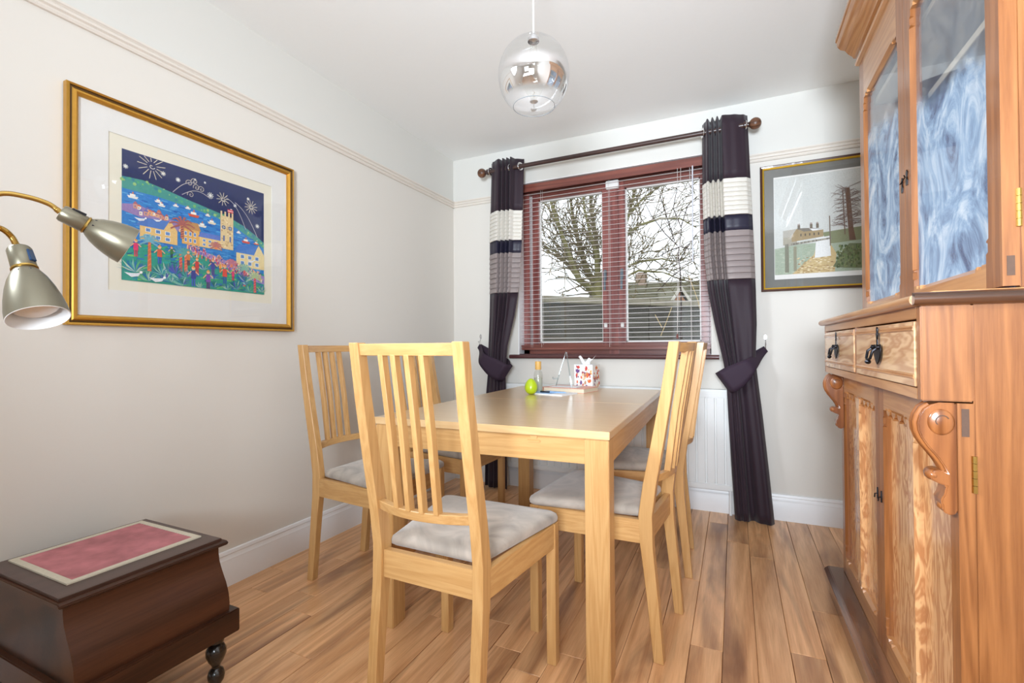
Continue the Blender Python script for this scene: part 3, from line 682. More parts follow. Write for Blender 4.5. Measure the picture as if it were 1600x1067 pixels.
make_curtain('left plum curtain with cream, navy and taupe bands tied back', edL, planL, (-1.697, 1.062), ((-1.690, 0.992), (-1.412, 0.800)), -1)
make_curtain('right plum curtain with cream, navy and taupe bands tied back', edR, planR, (0.161, 1.03), ((0.160, 0.965), (-0.062, 0.772)), 1)

# ------------------------------------------------------------------ radiator
rad = thing('radiator', 'long white panel radiator under the window', 'radiator', (-0.75, WY1 - 0.06, 0.14))
RX0, RX1, RF = -1.495, 0.0, WY1 - 0.085
b = MB(); pts = []; n = int((RX1 - RX0 - 0.03) / 0.052)
prof = [(RX0, RF + 0.012), (RX0 + 0.012, RF)]
for i in range(n):
    x = RX0 + 0.02 + i * 0.052
    prof += [(x + 0.012, RF), (x + 0.015, RF + 0.007), (x + 0.022, RF + 0.007), (x + 0.025, RF)]
prof += [(RX1 - 0.012, RF), (RX1, RF + 0.012)]
ring = prof + [(RX1, RF + 0.02), (RX0, RF + 0.02)]
b.prism(ring, 'z', 0.185, 0.680); b.build('front_panel', M['radiator'], rad)
b = MB(); b.box(RX0, RX1, RF - 0.001, RF + 0.018, 0.680, 0.724); b.build('top_seam', M['radiator'], rad, bevel=0.005)
b = MB(); b.box(RX0, RX1, RF - 0.001, RF + 0.018, 0.150, 0.186); b.build('bottom_seam', M['radiator'], rad, bevel=0.005)
b = MB(); b.box(RX0 - 0.002, RX1 + 0.002, RF + 0.010, WY1 - 0.012, 0.708, 0.728)
b.build('top_grille', M['radiator'], rad, bevel=0.003)
for x in (RX0, RX1 - 0.003):
    b = MB(); b.box(x, x + 0.003, RF + 0.012, WY1 - 0.014, 0.16, 0.71); b.build('end_panel', M['radiator'], rad)
for x in (RX0 + 0.03, RX1 - 0.03):
    b = MB(); b.tube([(x, RF + 0.04, 0.17), (x, RF + 0.04, 0.001)], 0.008, 10); b.build('pipe', M['gloss_white'], rad, smooth=True)

# ------------------------------------------------------------------ framed pictures
class Sheet(MB):
    """flat print: coloured shapes in unit coordinates, each a hair above the last"""
    def __init__(s, place, lift=0.00003): super().__init__(); s.place = place; s.lift = lift; s.k = 0
    def poly(s, pts, col):
        s.k += 1
        s.add([s.place(u, v, 0.0003 + s.k * s.lift) for u, v in pts], [tuple(range(len(pts)))], col)
    def rect(s, u0, v0, u1, v1, col): s.poly([(u0, v0), (u1, v0), (u1, v1), (u0, v1)], col)
    def disc(s, u, v, r, col, n=10, asp=1.2): s.poly([(u + r * math.cos(2 * PI * i / n), v + r * asp * math.sin(2 * PI * i / n)) for i in range(n)], col)
    def line(s, a, b_, w, col, asp=1.2):
        dx, dy = (b_[0] - a[0]), (b_[1] - a[1]) / asp; l = math.hypot(dx, dy) or 1; nx, ny = -dy / l * w / 2, dx / l * w / 2 * asp
        s.poly([(a[0] - nx, a[1] - ny), (b_[0] - nx, b_[1] - ny), (b_[0] + nx, b_[1] + ny), (a[0] + nx, a[1] + ny)], col)
    def done(s, name, mat, parent): return s.build(name, mat, parent)

def mitred_frame(place, w, h, prof, name, mat, parent):
    """prof: list of (inset from outer edge, height off the wall)"""
    b = MB(); rings = []
    for ins, ht in prof:
        rings.append([place(ins, ins, ht), place(w - ins, ins, ht), place(w - ins, h - ins, ht), place(ins, h - ins, ht)])
    b.loft(rings, caps=False); return b.build(name, mat, parent)

# harbour print on the left wall
PY0, PY1, PZ0, PZ1 = 0.757, 1.613, 1.066, 1.841
def plL(a, z, d): return (WX0 + 0.004 + d, PY0 + a, PZ0 + z)
pic = thing('framed_print', 'large gilt framed harbour print in bright colours on left wall', 'picture', (WX0 + 0.004, (PY0 + PY1) / 2, PZ0))
W_, H_ = PY1 - PY0, PZ1 - PZ0
mitred_frame(plL, W_, H_, [(0, 0), (0, 0.020), (0.003, 0.024), (0.008, 0.022)], 'outer_moulding', M['gold'], pic)
mitred_frame(plL, W_, H_, [(0.008, 0.022), (0.011, 0.018), (0.015, 0.0185)], 'dark_groove', M['gold_dark'], pic)
mitred_frame(plL, W_, H_, [(0.015, 0.0185), (0.019, 0.022), (0.025, 0.0225), (0.030, 0.019), (0.034, 0.012), (0.034, 0.006)], 'inner_moulding', M['gold'], pic)
b = MB(); b.box(WX0 + 0.002, WX0 + 0.005, PY0 + 0.004, PY1 - 0.004, PZ0 + 0.004, PZ1 - 0.004); b.build('backing_board', M['walnut_frame'], pic)
my0, my1, mz0, mz1 = 0.117, 0.745, 0.124, 0.662
b = MB(); d0, d1 = 0.0055, 0.0085
for (a0, a1, z0, z1) in ((0.030, my0, 0.030, H_ - 0.030), (my1, W_ - 0.030, 0.030, H_ - 0.030), (my0, my1, 0.030, mz0), (my0, my1, mz1, H_ - 0.030)):
    p, q = plL(a0, z0, d0), plL(a1, z1, d1); b.box(p[0], q[0], p[1], q[1], p[2], q[2])
b.build('mount', M['mount'], pic)
b = MB(); p, q = plL(0.03, 0.03, 0.003), plL(W_ - 0.03, H_ - 0.03, 0.0050); b.box(p[0], q[0], p[1], q[1], p[2], q[2]); b.build('print_sheet', M['paper'], pic)
ay0, ay1, az0, az1 = 0.157, 0.706, 0.162, 0.619
def plA(u, v, d): return plL(ay0 + (ay1 - ay0) * u, az0 + (az1 - az0) * v, 0.0050 + d)
S = Sheet(plA, 0.000002)
ar = random.Random(5)
C = lambda r, g, b_: rgb(r, g, b_)
S.rect(0, 0, 1, 1, C(30, 44, 92))
for i in range(60): u, v = ar.random(), ar.uniform(.7, 1); S.rect(u, v, min(1, u + .03), v + .006 if v < .99 else 1, C(22 + ar.randint(0, 20), 32 + ar.randint(0, 24), 76 + ar.randint(0, 40)))
hill = [(0, .79), (.12, .80), (.25, .775), (.4, .74), (.55, .71), (.7, .68), (.82, .63), (.92, .57), (1, .51)]
S.poly([(0, .3)] + hill + [(1, .3)], C(70, 150, 140))
for i in range(70):
    u = ar.random(); v = interp(hill, u) - ar.uniform(.0, .05); S.disc(u, v, ar.uniform(.004, .012), ar.choice([C(84, 168, 120), C(120, 180, 110), C(56, 130, 150), C(150, 190, 120)]), 7)
sea = [(0, .70), (.2, .70), (.4, .68), (.6, .65), (.75, .60), (.88, .53), (1, .45)]
S.poly([(0, .2)] + sea + [(1, .2)], C(44, 126, 196))
for i in range(330):
    u = ar.random() * .95; v = ar.uniform(.22, interp(sea, u) - .012); l = ar.uniform(.02, .06)
    S.rect(u, v, u + l, v + .007, ar.choice([C(30, 104, 186), C(70, 156, 214), C(24, 88, 170), C(96, 170, 216), C(60, 130, 210)]))
def star(u, v, r, n, col, w=.0042):
    for i in range(n):
        a = 2 * PI * i / n; S.line((u, v), (u + r * math.cos(a), v + r * 1.2 * math.sin(a)), w, col)
for (u, v, r, n) in ((.24, .90, .016, 8), (.335, .885, .016, 8), (.56, .83, .024, 10), (.45, .93, .008, 6), (.75, .80, .013, 8), (.94, .66, .018, 8), (.72, .75, .010, 6), (.52, .93, .008, 6), (.86, .9, .012, 8), (.02, .87, .015, 8)): star(u, v, r, n, C(232, 232, 226))
for (u, v, r0, r1, n) in ((.17, .93, .03, .085, 13), (.885, .83, .01, .055, 12), (.655, .83, .01, .05, 10)):
    for i in range(n):
        a = 2 * PI * i / n + .2; S.line((u + r0 * math.cos(a), max(0, v + r0 * 1.2 * math.sin(a))), (u + r1 * math.cos(a), min(.995, v + r1 * 1.2 * math.sin(a))), .0042, C(214, 206, 186))
    for i in range(10): a = .6 * i; S.line((u + .002 * i * math.cos(a), v + .0024 * i * math.sin(a)), (u + .002 * (i + 1) * math.cos(a + .6), v + .0024 * (i + 1) * math.sin(a + .6)), .004, C(220, 214, 200))
for (u, v) in ((.41, .885), (.445, .91), (.46, .865), (.495, .86), (.42, .79)):
    for i in range(14): a = .7 * i; S.line((u + .0018 * i * math.cos(a), v + .0022 * i * math.sin(a)), (u + .0018 * (i + 1) * math.cos(a + .7), v + .0022 * (i + 1) * math.sin(a + .7)), .0042, C(196, 188, 176))
for (u0, v0, u1, v1, bow) in ((.3, .77, .45, .90, .03), (.36, .77, .56, .80, .05), (.68, .85, .84, .60, .06), (.75, .83, .94, .55, .05)):
    pts = [(u0 + (u1 - u0) * t / 8, v0 + (v1 - v0) * t / 8 + bow * math.sin(PI * t / 8)) for t in range(9)]
    for a, b_ in zip(pts, pts[1:]): S.line(a, b_, .004, C(190, 186, 190))
def boat(u, v, s, hull):
    S.poly([(u - .04 * s, v), (u + .04 * s, v), (u + .03 * s, v - .022 * s), (u - .03 * s, v - .022 * s)], hull); S.rect(u - .02 * s, v, u + .018 * s, v + .02 * s, C(240, 236, 226)); S.rect(u - .004 * s, v + .02 * s, u + .006 * s, v + .04 * s, C(206, 120, 80))
for (u, v, s, h) in ((.06, .655, .8, C(230, 228, 224)), (.21, .665, .6, C(230, 226, 220)), (.23, .64, .6, C(230, 226, 220)), (.32, .665, .5, C(228, 222, 216)), (.40, .67, .5, C(230, 220, 210)), (.44, .625, 1.0, C(206, 84, 60)), (.5, .55, .8, C(226, 220, 206)), (.57, .595, .8, C(226, 214, 190)), (.54, .65, .5, C(226, 220, 206)), (.84, .49, .9, C(206, 76, 66)), (.78, .56, .5, C(230, 226, 220)), (.93, .49, .6, C(214, 110, 76)), (.95, .43, .8, C(230, 226, 222))): boat(u, v, s, h)
# quay and town roofs
S.poly([(0, .58), (.08, .60), (.2, .565), (.32, .53), (.42, .49), (.42, .44), (.2, .48), (0, .53)], C(150, 126, 176))
for i in range(24):
    u = .005 + ar.random() * .36; v = .575 - u * .28 + ar.uniform(-.03, .03); w_, h_ = ar.uniform(.018, .03), ar.uniform(.022, .034)
    S.rect(u, v, u + w_, v + h_, ar.choice([C(226, 170, 120), C(232, 200, 156), C(240, 226, 204), C(206, 150, 130)])); S.poly([(u - .004, v + h_), (u + w_ + .004, v + h_), (u + w_ * .5, v + h_ * 1.7)], ar.choice([C(206, 110, 84), C(110, 110, 176), C(170, 96, 110)]))
    S.rect(u + w_ * .3, v + h_ * .3, u + w_ * .55, v + h_ * .7, C(90, 110, 160))
def cottage(u0, v0, w, h, wall, roofc, gable=True):
    S.rect(u0, v0, u0 + w, v0 + h, wall)
    if gable: S.poly([(u0 + w * .6, v0 + h), (u0 + w, v0 + h), (u0 + w * .8, v0 + h * 1.65)], wall); S.poly([(u0 - .02, v0 + h * .92), (u0 + w * .62, v0 + h * .92), (u0 + w * .78, v0 + h * 1.62), (u0 + .02, v0 + h * 1.5)], roofc)
    else: S.poly([(u0 - .01, v0 + h), (u0 + w + .01, v0 + h), (u0 + w - .01, v0 + h * 1.5), (u0 + .01, v0 + h * 1.5)], roofc)
    for i in range(3):
        for j in range(2):
            S.rect(u0 + w * (.14 + .26 * i), v0 + h * (.15 + .42 * j), u0 + w * (.28 + .26 * i), v0 + h * (.42 + .42 * j), C(228, 234, 240)); S.rect(u0 + w * (.155 + .26 * i), v0 + h * (.18 + .42 * j), u0 + w * (.265 + .26 * i), v0 + h * (.39 + .42 * j), C(92, 132, 186))
cottage(.10, .335, .23, .115, C(226, 188, 122), C(82, 124, 192))
cottage(.36, .36, .12, .13, C(222, 172, 96), C(188, 140, 90), False)
cottage(.48, .36, .16, .085, C(228, 194, 130), C(96, 122, 196), False)
cottage(.76, .24, .24, .14, C(226, 206, 150), C(70, 122, 196))
# church tower with clock
S.rect(.635, .38, .735, .68, C(222, 198, 150))
for i in range(46): u, v = ar.uniform(.637, .72), ar.uniform(.385, .67); S.rect(u, v, u + .013, v + .012, ar.choice([C(206, 174, 122), C(234, 214, 172), C(190, 156, 116)]))
for u in (.635, .665, .695, .722): S.rect(u, .68, u + .013, .72, C(226, 202, 156))
for u in (.66, .71): S.disc(u, .575, .015, C(60, 84, 130), 12); star(u, .575, .012, 4, C(230, 226, 210), .003)
for u in (.655, .705): S.rect(u, .45, u + .012, .50, C(90, 110, 160))
S.rect(.69, .72, .735, .75, C(210, 70, 80)); S.line((.69, .735), (.735, .735), .004, C(240, 240, 240))
# park
lawn = [(0, .29), (.1, .30), (.25, .29), (.38, .33), (.5, .30), (.65, .26), (.8, .22), (1, .20)]
S.poly([(0, 0)] + lawn + [(1, 0)], C(40, 150, 130))
for i in range(260):
    u = ar.random() * .97; v = ar.uniform(0.01, interp(lawn, u)); S.line((u, v), (min(.99, u + ar.uniform(.02, .05)), v + ar.uniform(-.004, .02)), .010, ar.choice([C(24, 124, 150), C(64, 170, 110), C(36, 110, 180), C(110, 190, 100), C(30, 160, 150), C(20, 96, 130)]))
S.poly([(.37, .30), (.5, .285), (.9, .12), (1, .1), (1, .18), (.8, .235), (.6, .30), (.45, .335)], C(150, 130, 190))
for i in range(170):
    t = ar.random(); u = .38 + .6 * t; v = .31 - .17 * t + ar.uniform(-.035, .04); S.rect(u, v, u + .008, v + .024, ar.choice([C(206, 70, 80), C(60, 80, 160), C(236, 220, 210), C(226, 150, 80), C(140, 90, 170), C(40, 60, 110)])); S.disc(u + .004, v + .03, .005, C(232, 176, 140), 6)
def palm(u, v, h, n, r, tr, fr):
    S.poly([(u - .012, v), (u + .012, v), (u + .008, v + h), (u - .008, v + h)], tr)
    for i in range(6): S.line((u - .010, v + h * i / 6), (u + .010, v + h * (i + .6) / 6), .004, C(232, 140, 90))
    for i in range(n):
        a = PI * (-.15 + 1.3 * i / (n - 1)); p = (u, v + h)
        q = (u + r * .6 * math.cos(a), v + h + r * .75 * math.sin(a)); e = (u + r * math.cos(a), v + h + r * .85 * math.sin(a) - r * .25)
        S.line(p, q, .012, fr); S.line(q, e, .009, fr)
palm(.155, .09, .24, 9, .07, C(206, 110, 70), C(110, 170, 190)); palm(.35, .12, .16, 9, .08, C(200, 80, 76), C(70, 140, 190)); palm(.385, .12, .15, 9, .07, C(206, 96, 80), C(90, 160, 150))
palm(.825, .06, .16, 9, .07, C(206, 76, 90), C(130, 180, 160)); palm(.915, .01, .15, 9, .065, C(200, 70, 96), C(170, 190, 140)); palm(.36, .40, .12, 8, .085, C(150, 86, 84), C(170, 96, 90)); palm(.60, .36, .03, 8, .05, C(180, 120, 100), C(186, 116, 110)); palm(.72, .22, .04, 8, .05, C(190, 110, 120), C(190, 120, 140))
def agave(u, v, r, cols):
    for i in range(15):
        a = PI * i / 14; w = r * .14; e = (u + r * math.cos(a), v + r * 1.1 * math.sin(a)); S.poly([(u - w, v), e, (u + w, v)], ar.choice(cols))
AG = [C(60, 150, 150), C(120, 180, 160), C(36, 110, 160), C(90, 170, 110), C(180, 200, 180)]
for (u, v, r) in ((.06, .07, .10), (.27, .02, .15), (.35, .0, .09), (.14, .01, .08), (.50, .16, .05), (.76, .02, .085), (.86, .01, .07), (.68, .01, .05), (.97, .02, .06), (.48, .0, .05)): agave(u, v, r, AG)
AB = [C(40, 90, 170), C(30, 130, 160), C(90, 80, 170), C(60, 160, 150), C(140, 190, 180), C(20, 110, 110)]
for i in range(14): agave(ar.uniform(.05, .95), ar.uniform(.0, .10), ar.uniform(.04, .09), AB)
def figure(u, v, s, top, leg):
    S.rect(u - .010 * s, v, u - .002 * s, v + .05 * s, leg); S.rect(u + .002 * s, v, u + .010 * s, v + .05 * s, leg); S.poly([(u - .014 * s, v + .05 * s), (u + .014 * s, v + .05 * s), (u + .012 * s, v + .105 * s), (u - .012 * s, v + .105 * s)], top)
    S.line((u - .012 * s, v + .10 * s), (u - .03 * s, v + .075 * s), .006 * s, C(232, 176, 140)); S.line((u + .012 * s, v + .10 * s), (u + .03 * s, v + .08 * s), .006 * s, C(232, 176, 140)); S.disc(u, v + .122 * s, .011 * s, C(234, 180, 144), 8); S.poly([(u - .011 * s, v + .124 * s), (u + .011 * s, v + .124 * s), (u, v + .14 * s)], C(226, 150, 60))
for (u, v, s, t, l) in ((.215, .16, 1.1, C(206, 90, 60), C(50, 90, 180)), (.075, .19, 1.0, C(222, 60, 110), C(200, 60, 90)), (.46, .12, 1.0, C(200, 60, 60), C(200, 60, 60)), (.575, .12, 1.1, C(70, 70, 150), C(90, 60, 140)), (.665, .06, 1.3, C(214, 76, 60), C(40, 90, 160)), (.435, .01, 1.25, C(50, 60, 140), C(60, 90, 180)), (.54, .0, 1.2, C(120, 70, 160), C(90, 50, 120)), (.73, .10, .8, C(222, 70, 120), C(200, 50, 100)), (.40, .18, .9, C(206, 120, 60), C(120, 60, 60)), (.29, .22, .7, C(60, 120, 60), C(40, 60, 90)), (.63, .16, .7, C(230, 160, 70), C(200, 120, 60))): figure(u, v, s, t, l)
for (u, v, s) in ((.06, .04, 1.0), (.20, .02, 1.0), (.1, .48, .7), (.2, .5, .5), (.88, .30, .6)):
    S.poly([(u - .05 * s, v + .02 * s), (u - .01 * s, v - .012 * s), (u + .03 * s, v), (u + .045 * s, v + .03 * s), (u + .02 * s, v + .022 * s), (u - .01 * s, v + .018 * s)], C(226, 228, 232)); S.disc(u + .045 * s, v + .032 * s, .009 * s, C(240, 240, 240), 8)
S.done('artwork', M['print'], pic)
b = MB(); p = plL(0.033, 0.033, 0.0125); q = plL(W_ - 0.033, H_ - 0.033, 0.0140); b.box(p[0], q[0], p[1], q[1], p[2], q[2]); b.build('glass', M['picglass'], pic)

# winter cottage print on the window wall
QX0, QX1, QZ0, QZ1 = 0.142, 0.700, 1.290, 2.004
def plB(a, z, d): return (QX0 + a, WY1 - 0.003 - d, QZ0 + z)
pic2 = thing('framed_print', 'brown and gilt framed print of a winter farmhouse with bare tree', 'picture', ((QX0 + QX1) / 2, WY1 - 0.003, QZ0))
W2, H2 = QX1 - QX0, QZ1 - QZ0
mitred_frame(plB, W2, H2, [(0, 0), (0, 0.016), (0.004, 0.019), (0.012, 0.017)], 'outer_moulding', M['walnut_frame'], pic2)
mitred_frame(plB, W2, H2, [(0.012, 0.017), (0.014, 0.0185), (0.019, 0.016), (0.021, 0.010), (0.021, 0.004)], 'gilt_slip', M['gold_thin'], pic2)
b = MB(); b.box(QX0 + 0.004, QX1 - 0.004, WY1 - 0.0045, WY1 - 0.002, QZ0 + 0.004, QZ1 - 0.004); b.build('backing_board', M['walnut_frame'], pic2)
def slab2(a0, z0, a1, z1, d0, d1):
    b = MB(); b.box(QX0 + a0, QX0 + a1, WY1 - 0.003 - d1, WY1 - 0.003 - d0, QZ0 + z0, QZ0 + z1); return b
slab2(0.018, 0.018, W2 - 0.018, H2 - 0.018, 0.002, 0.004).build('mount', M['grey_mount'], pic2)
slab2(0.068, 0.066, W2 - 0.068, H2 - 0.068, 0.0041, 0.005).build('print_sheet', M['mount'], pic2)
def plC(u, v, d): return plB(0.070 + (W2 - 0.140) * u, 0.092 + (H2 - 0.168) * v, 0.005 + d)
S = Sheet(plC, 0.000004)
S.rect(0, 0, 1, 1, C(206, 208, 204))
S.poly([(0, 0), (0, .27), (.3, .30), (.6, .30), (.75, .34), (1, .36), (1, 0)], C(160, 172, 152))
for i in range(160): u, v = ar.random() * .96, ar.uniform(0, .28); S.rect(u, v, u + .03, v + .008, ar.choice([C(146, 162, 136), C(172, 182, 158), C(150, 164, 142), C(184, 190, 170)]))
S.poly([(.55, .40), (1, .43), (1, .30), (.6, .28)], C(132, 138, 104))
S.poly([(.20, 0), (.68, 0), (.70, .18), (.60, .34), (.5, .33), (.45, .18)], C(196, 172, 124))
for i in range(140): u, v = ar.uniform(.25, .66), ar.uniform(.0, .16); S.rect(u, v, u + .025, v + .007, ar.choice([C(176, 146, 96), C(214, 194, 150), C(150, 120, 80), C(226, 212, 180)]))
S.poly([(.46, .15), (.64, .16), (.63, .36), (.48, .35)], C(226, 226, 224))
# farmhouse
S.poly([(.10, .37), (.26, .39), (.26, .46), (.10, .45)], C(176, 172, 162)); S.rect(.10, .30, .26, .38, C(166, 160, 144))
S.poly([(.20, .33), (.56, .36), (.56, .43), (.33, .44), (.26, .46), (.20, .39)], C(160, 140, 104)); S.poly([(.26, .465), (.44, .455), (.56, .43), (.34, .425)], C(122, 116, 106)); S.poly([(.40, .455), (.56, .43), (.44, .425)], C(222, 222, 222))
for i in range(5): S.rect(.30 + .05 * i, .38, .315 + .05 * i, .405, C(92, 84, 74))
for u in (.27, .41, .48): S.rect(u, .45, u + .03, .495, C(112, 100, 86)); S.rect(u + .003, .495, u + .01, .51, C(130, 90, 76)); S.rect(u + .016, .495, u + .024, .51, C(130, 90, 76))
S.poly([(.12, .31), (.65, .345), (.65, .33), (.12, .285)], C(132, 128, 116))
for i in range(60): t = ar.random(); S.rect(.12 + .52 * t, .288 + .04 * t, .13 + .52 * t, .31 + .035 * t, ar.choice([C(150, 146, 132), C(110, 106, 96), C(170, 166, 152)]))
S.rect(.12, .02, .165, .29, C(122, 122, 104)); S.rect(.22, .03, .255, .28, C(140, 138, 116)); S.line((.635, .26), (.63, .56), .012, C(120, 106, 92))
# hedge and tall bare tree
S.poly([(.66, .05), (.78, .22), (.84, .27), (1, .26), (1, .02), (.8, .03)], C(104, 114, 80))
for i in range(150): u, v = ar.uniform(.70, .97), ar.uniform(.04, .25); S.disc(u, v, ar.uniform(.006, .014), ar.choice([C(70, 88, 50), C(104, 124, 74), C(88, 96, 60), C(120, 130, 84)]), 6)
S.poly([(.84, .30), (.91, .30), (.885, .42), (.85, .82), (.80, .82), (.83, .42)], C(110, 82, 66)); S.line((.795, .36), (.775, .80), .012, C(116, 92, 78))
for i in range(90):
    v = ar.uniform(.42, .83); s = ar.choice((-1, 1)); u = .83 + s * .01; l = ar.uniform(.04, .15); p = (u, v); q = (u + s * l, v + ar.uniform(-.04, .05))
    if q[0] < .98: S.line(p, q, .004, C(122, 104, 96)); S.line(q, (min(.985, q[0] + s * .03), q[1] - ar.uniform(-.02, .04)), .003, C(136, 120, 112))
S.done('artwork', M['print'], pic2)
slab2(0.020, 0.020, W2 - 0.020, H2 - 0.020, 0.0105, 0.012).build('glass', M['picglass'], pic2)

# ------------------------------------------------------------------ dining table
TH = math.radians(1.8)
tbl = thing('dining_table', 'oak extending dining table with thick square legs', 'table', (-0.328, 1.356, 0), TH)
# local frame: x from -0.84 to 0 (right edge at 0), y from 0 (near edge) to 1.40
TW, TL = 0.84, 1.40
for y0, y1 in ((0.0, TL / 2 - 0.0008), (TL / 2 + 0.0008, TL)):
    b = MB(); b.box(-TW, 0, y0, y1, 0.716, 0.740); b.build('table_top', M['oak_top'], tbl, bevel=0.0015, world=False)
LG = 0.072
for x in (-TW + 0.003, -LG - 0.003):
    for y in (0.004, TL - LG - 0.004):
        b = MB(); b.box(x, x + LG, y, y + LG, 0.0, 0.7155); b.build('leg', M['oak'], tbl, bevel=0.0025, world=False)
b = MB(); b.box(-TW + 0.003 + LG, -LG - 0.003, 0.008, 0.030, 0.640, 0.7155); b.build('apron', M['oak_x'], tbl, bevel=0.001, world=False)
b = MB(); b.box(-TW + 0.003 + LG, -LG - 0.003, TL - 0.030, TL - 0.008, 0.640, 0.7155); b.build('apron', M['oak_x'], tbl, bevel=0.001, world=False)
for x0, x1 in ((-TW + 0.004, -TW + 0.026), (-0.026, -0.004)):
    b = MB(); b.box(x0, x1, 0.004 + LG, TL - 0.004 - LG, 0.640, 0.7155); b.build('apron', M['oak_y'], tbl, bevel=0.001, world=False)
b = MB(); kp = [(-0.012, 0.7145), (0.012, 0.7145), (0.010, 0.704), (0.020, 0.702), (0.022, 0.697), (0.018, 0.693), (-0.018, 0.693), (-0.022, 0.697), (-0.020, 0.702), (-0.010, 0.704)]
b.prism([(x - 0.235, z) for x, z in kp], 'y', 0.0060, 0.012); b.build('leaf_catch', M['oak_x'], tbl, bevel=0.0006, world=False)

# ------------------------------------------------------------------ dining chairs (local: front +y, kink of the rear posts at y=0)
def post_y(z): return interp([(0, -.038), (.2, -.020), (.36, -.003), (.45, 0), (.55, -.014), (.7, -.043), (.85, -.070), (1.0, -.093)], z)
def post_h(z): return interp([(0, .0155), (.3, .0185), (.43, .0215), (.6, .020), (1.0, .0155)], z)
def make_chair(label):
    c = thing('dining_chair', label, 'chair', group='oak dining chairs round the table')
    kw = dict(world=False)
    xr, xf = 0.1575, 0.1975
    zs = [0, .1, .2, .29, .36, .40, .45, .5, .55, .62, .7, .78, .85, .93, 1.0]
    for s in (-1, 1):
        out = [(post_y(z) - post_h(z), z) for z in zs] + [(post_y(z) + post_h(z), z) for z in reversed(zs)]
        b = MB(); b.prism(out, 'x', s * xr - 0.015, s * xr + 0.015); b.build('rear_post', M['oak'], c, bevel=0.0015, seg=1, angle=0.5, **kw)
        b = MB(); b.box(s * xf - 0.015, s * xf + 0.015, 0.358, 0.390, 0.0, 0.437); b.build('leg', M['oak'], c, bevel=0.0015, **kw)
        b = MB(); q0 = (s * (xr + 0.004), 0.012); q1 = (s * (xf + 0.002), 0.359); w = 0.010
        b.prism([(q0[0] - w, q0[1]), (q0[0] + w, q0[1]), (q1[0] + w, q1[1]), (q1[0] - w, q1[1])], 'z', 0.362, 0.436); b.build('side_rail', M['oak_y'], c, bevel=0.0012, **kw)
    b = MB(); b.box(-xf + 0.015, xf - 0.015, 0.364, 0.384, 0.366, 0.436); b.build('front_rail', M['oak_x'], c, bevel=0.0012, **kw)
    b = MB(); b.box(-xr + 0.015, xr - 0.015, -0.012, 0.010, 0.364, 0.438); b.build('back_rail', M['oak_x'], c, bevel=0.0012, **kw)
    def curved(name, z0, z1, bow, th, zc):
        rings = []; w = xr - 0.0145
        for i in range(13):
            u = -1 + 2 * i / 12; yc = -bow * (1 - u * u)
            rings.append([(u * w, post_y(z0) + yc - th, z0), (u * w, post_y(z0) + yc + th, z0), (u * w, post_y(z1) + yc + th, z1), (u * w, post_y(z1) + yc - th, z1)])
        b = MB(); b.loft(rings); b.build(name, M['oak_x'], c, bevel=0.0012, seg=1, angle=0.5, **kw)
    curved('top_rail', 0.967, 0.997, 0.020, 0.0105, 0)
    curved('lower_back_rail', 0.552, 0.577, 0.032, 0.011, 0)
    for x in (-0.0615, -0.0205, 0.0205, 0.0615):
        u = x / (xr - 0.0145); yt = post_y(.968) - 0.020 * (1 - u * u); yb = post_y(.576) - 0.032 * (1 - u * u)
        rings = [[(x - .0075, yy - .0125, z), (x + .0075, yy - .0125, z), (x + .0075, yy + .0085, z), (x - .0075, yy + .0085, z)] for yy, z in ((yb, .574), ((yb + yt) / 2 + .004, .77), (yt, .969))]
        b = MB(); b.loft(rings); b.build('slat', M['oak'], c, bevel=0.001, seg=1, **kw)
    # upholstered seat: rounded trapezoid pad
    b = MB(); rings = []
    def outline(ins):
        a, d = 0.150 - ins, 0.214 - ins; y0, y1 = 0.020 + ins, 0.398 - ins; pts = []
        cor = [(-a, y0, 0.012), (a, y0, 0.012), (d, y1, 0.022), (-d, y1, 0.022)]
        for k, (x, y, r) in enumerate(cor):
            sx = 1 if x < 0 else -1; sy = 1 if k < 2 else -1
            cx, cy = x + sx * r, y + sy * r
            a0 = {0: PI, 1: 1.5 * PI, 2: 0, 3: .5 * PI}[k]
            for t in range(5): an = a0 + t * PI / 8; pts.append((cx + r * math.cos(an), cy + r * math.sin(an)))
        return pts
    for ins, z in ((0.008, 0.4365), (0.001, 0.442), (0.0, 0.452), (0.003, 0.461), (0.012, 0.468), (0.04, 0.474), (0.09, 0.478), (0.13, 0.479)):
        rings.append([(x, y, z) for x, y in outline(ins)])
    b.loft(rings); b.build('seat_cushion', M['suede'], c, smooth=True, angle=1.3, **kw)
    return c
spots = [  # (x, y of rear-post kink centre, facing angle, label)
    (-0.727, 1.035, -1.0, 'near oak slat-back chair at table end, its back to the camera'),
    (-0.246, 1.707, 85.0, 'oak slat-back chair right of table, nearest the big square leg'),
    (-0.233, 2.318, 93.0, 'oak slat-back chair right of table, nearest the radiator'),
    (-1.605, 1.640, -90.0, 'oak slat-back chair left of table beside the gilt picture'),
    (-1.575, 2.215, -91.0, 'oak slat-back chair left of table, mostly hidden behind nearer chairs'),
]
proto = None
for x, y, a, lb in spots:
    if proto is None: ch = proto = make_chair(lb)
    else: ch = copy_tree(proto); ch['label'] = lb
    ch.location = (x, y, 0.0006); ch.rotation_euler = (0, 0, math.radians(a))

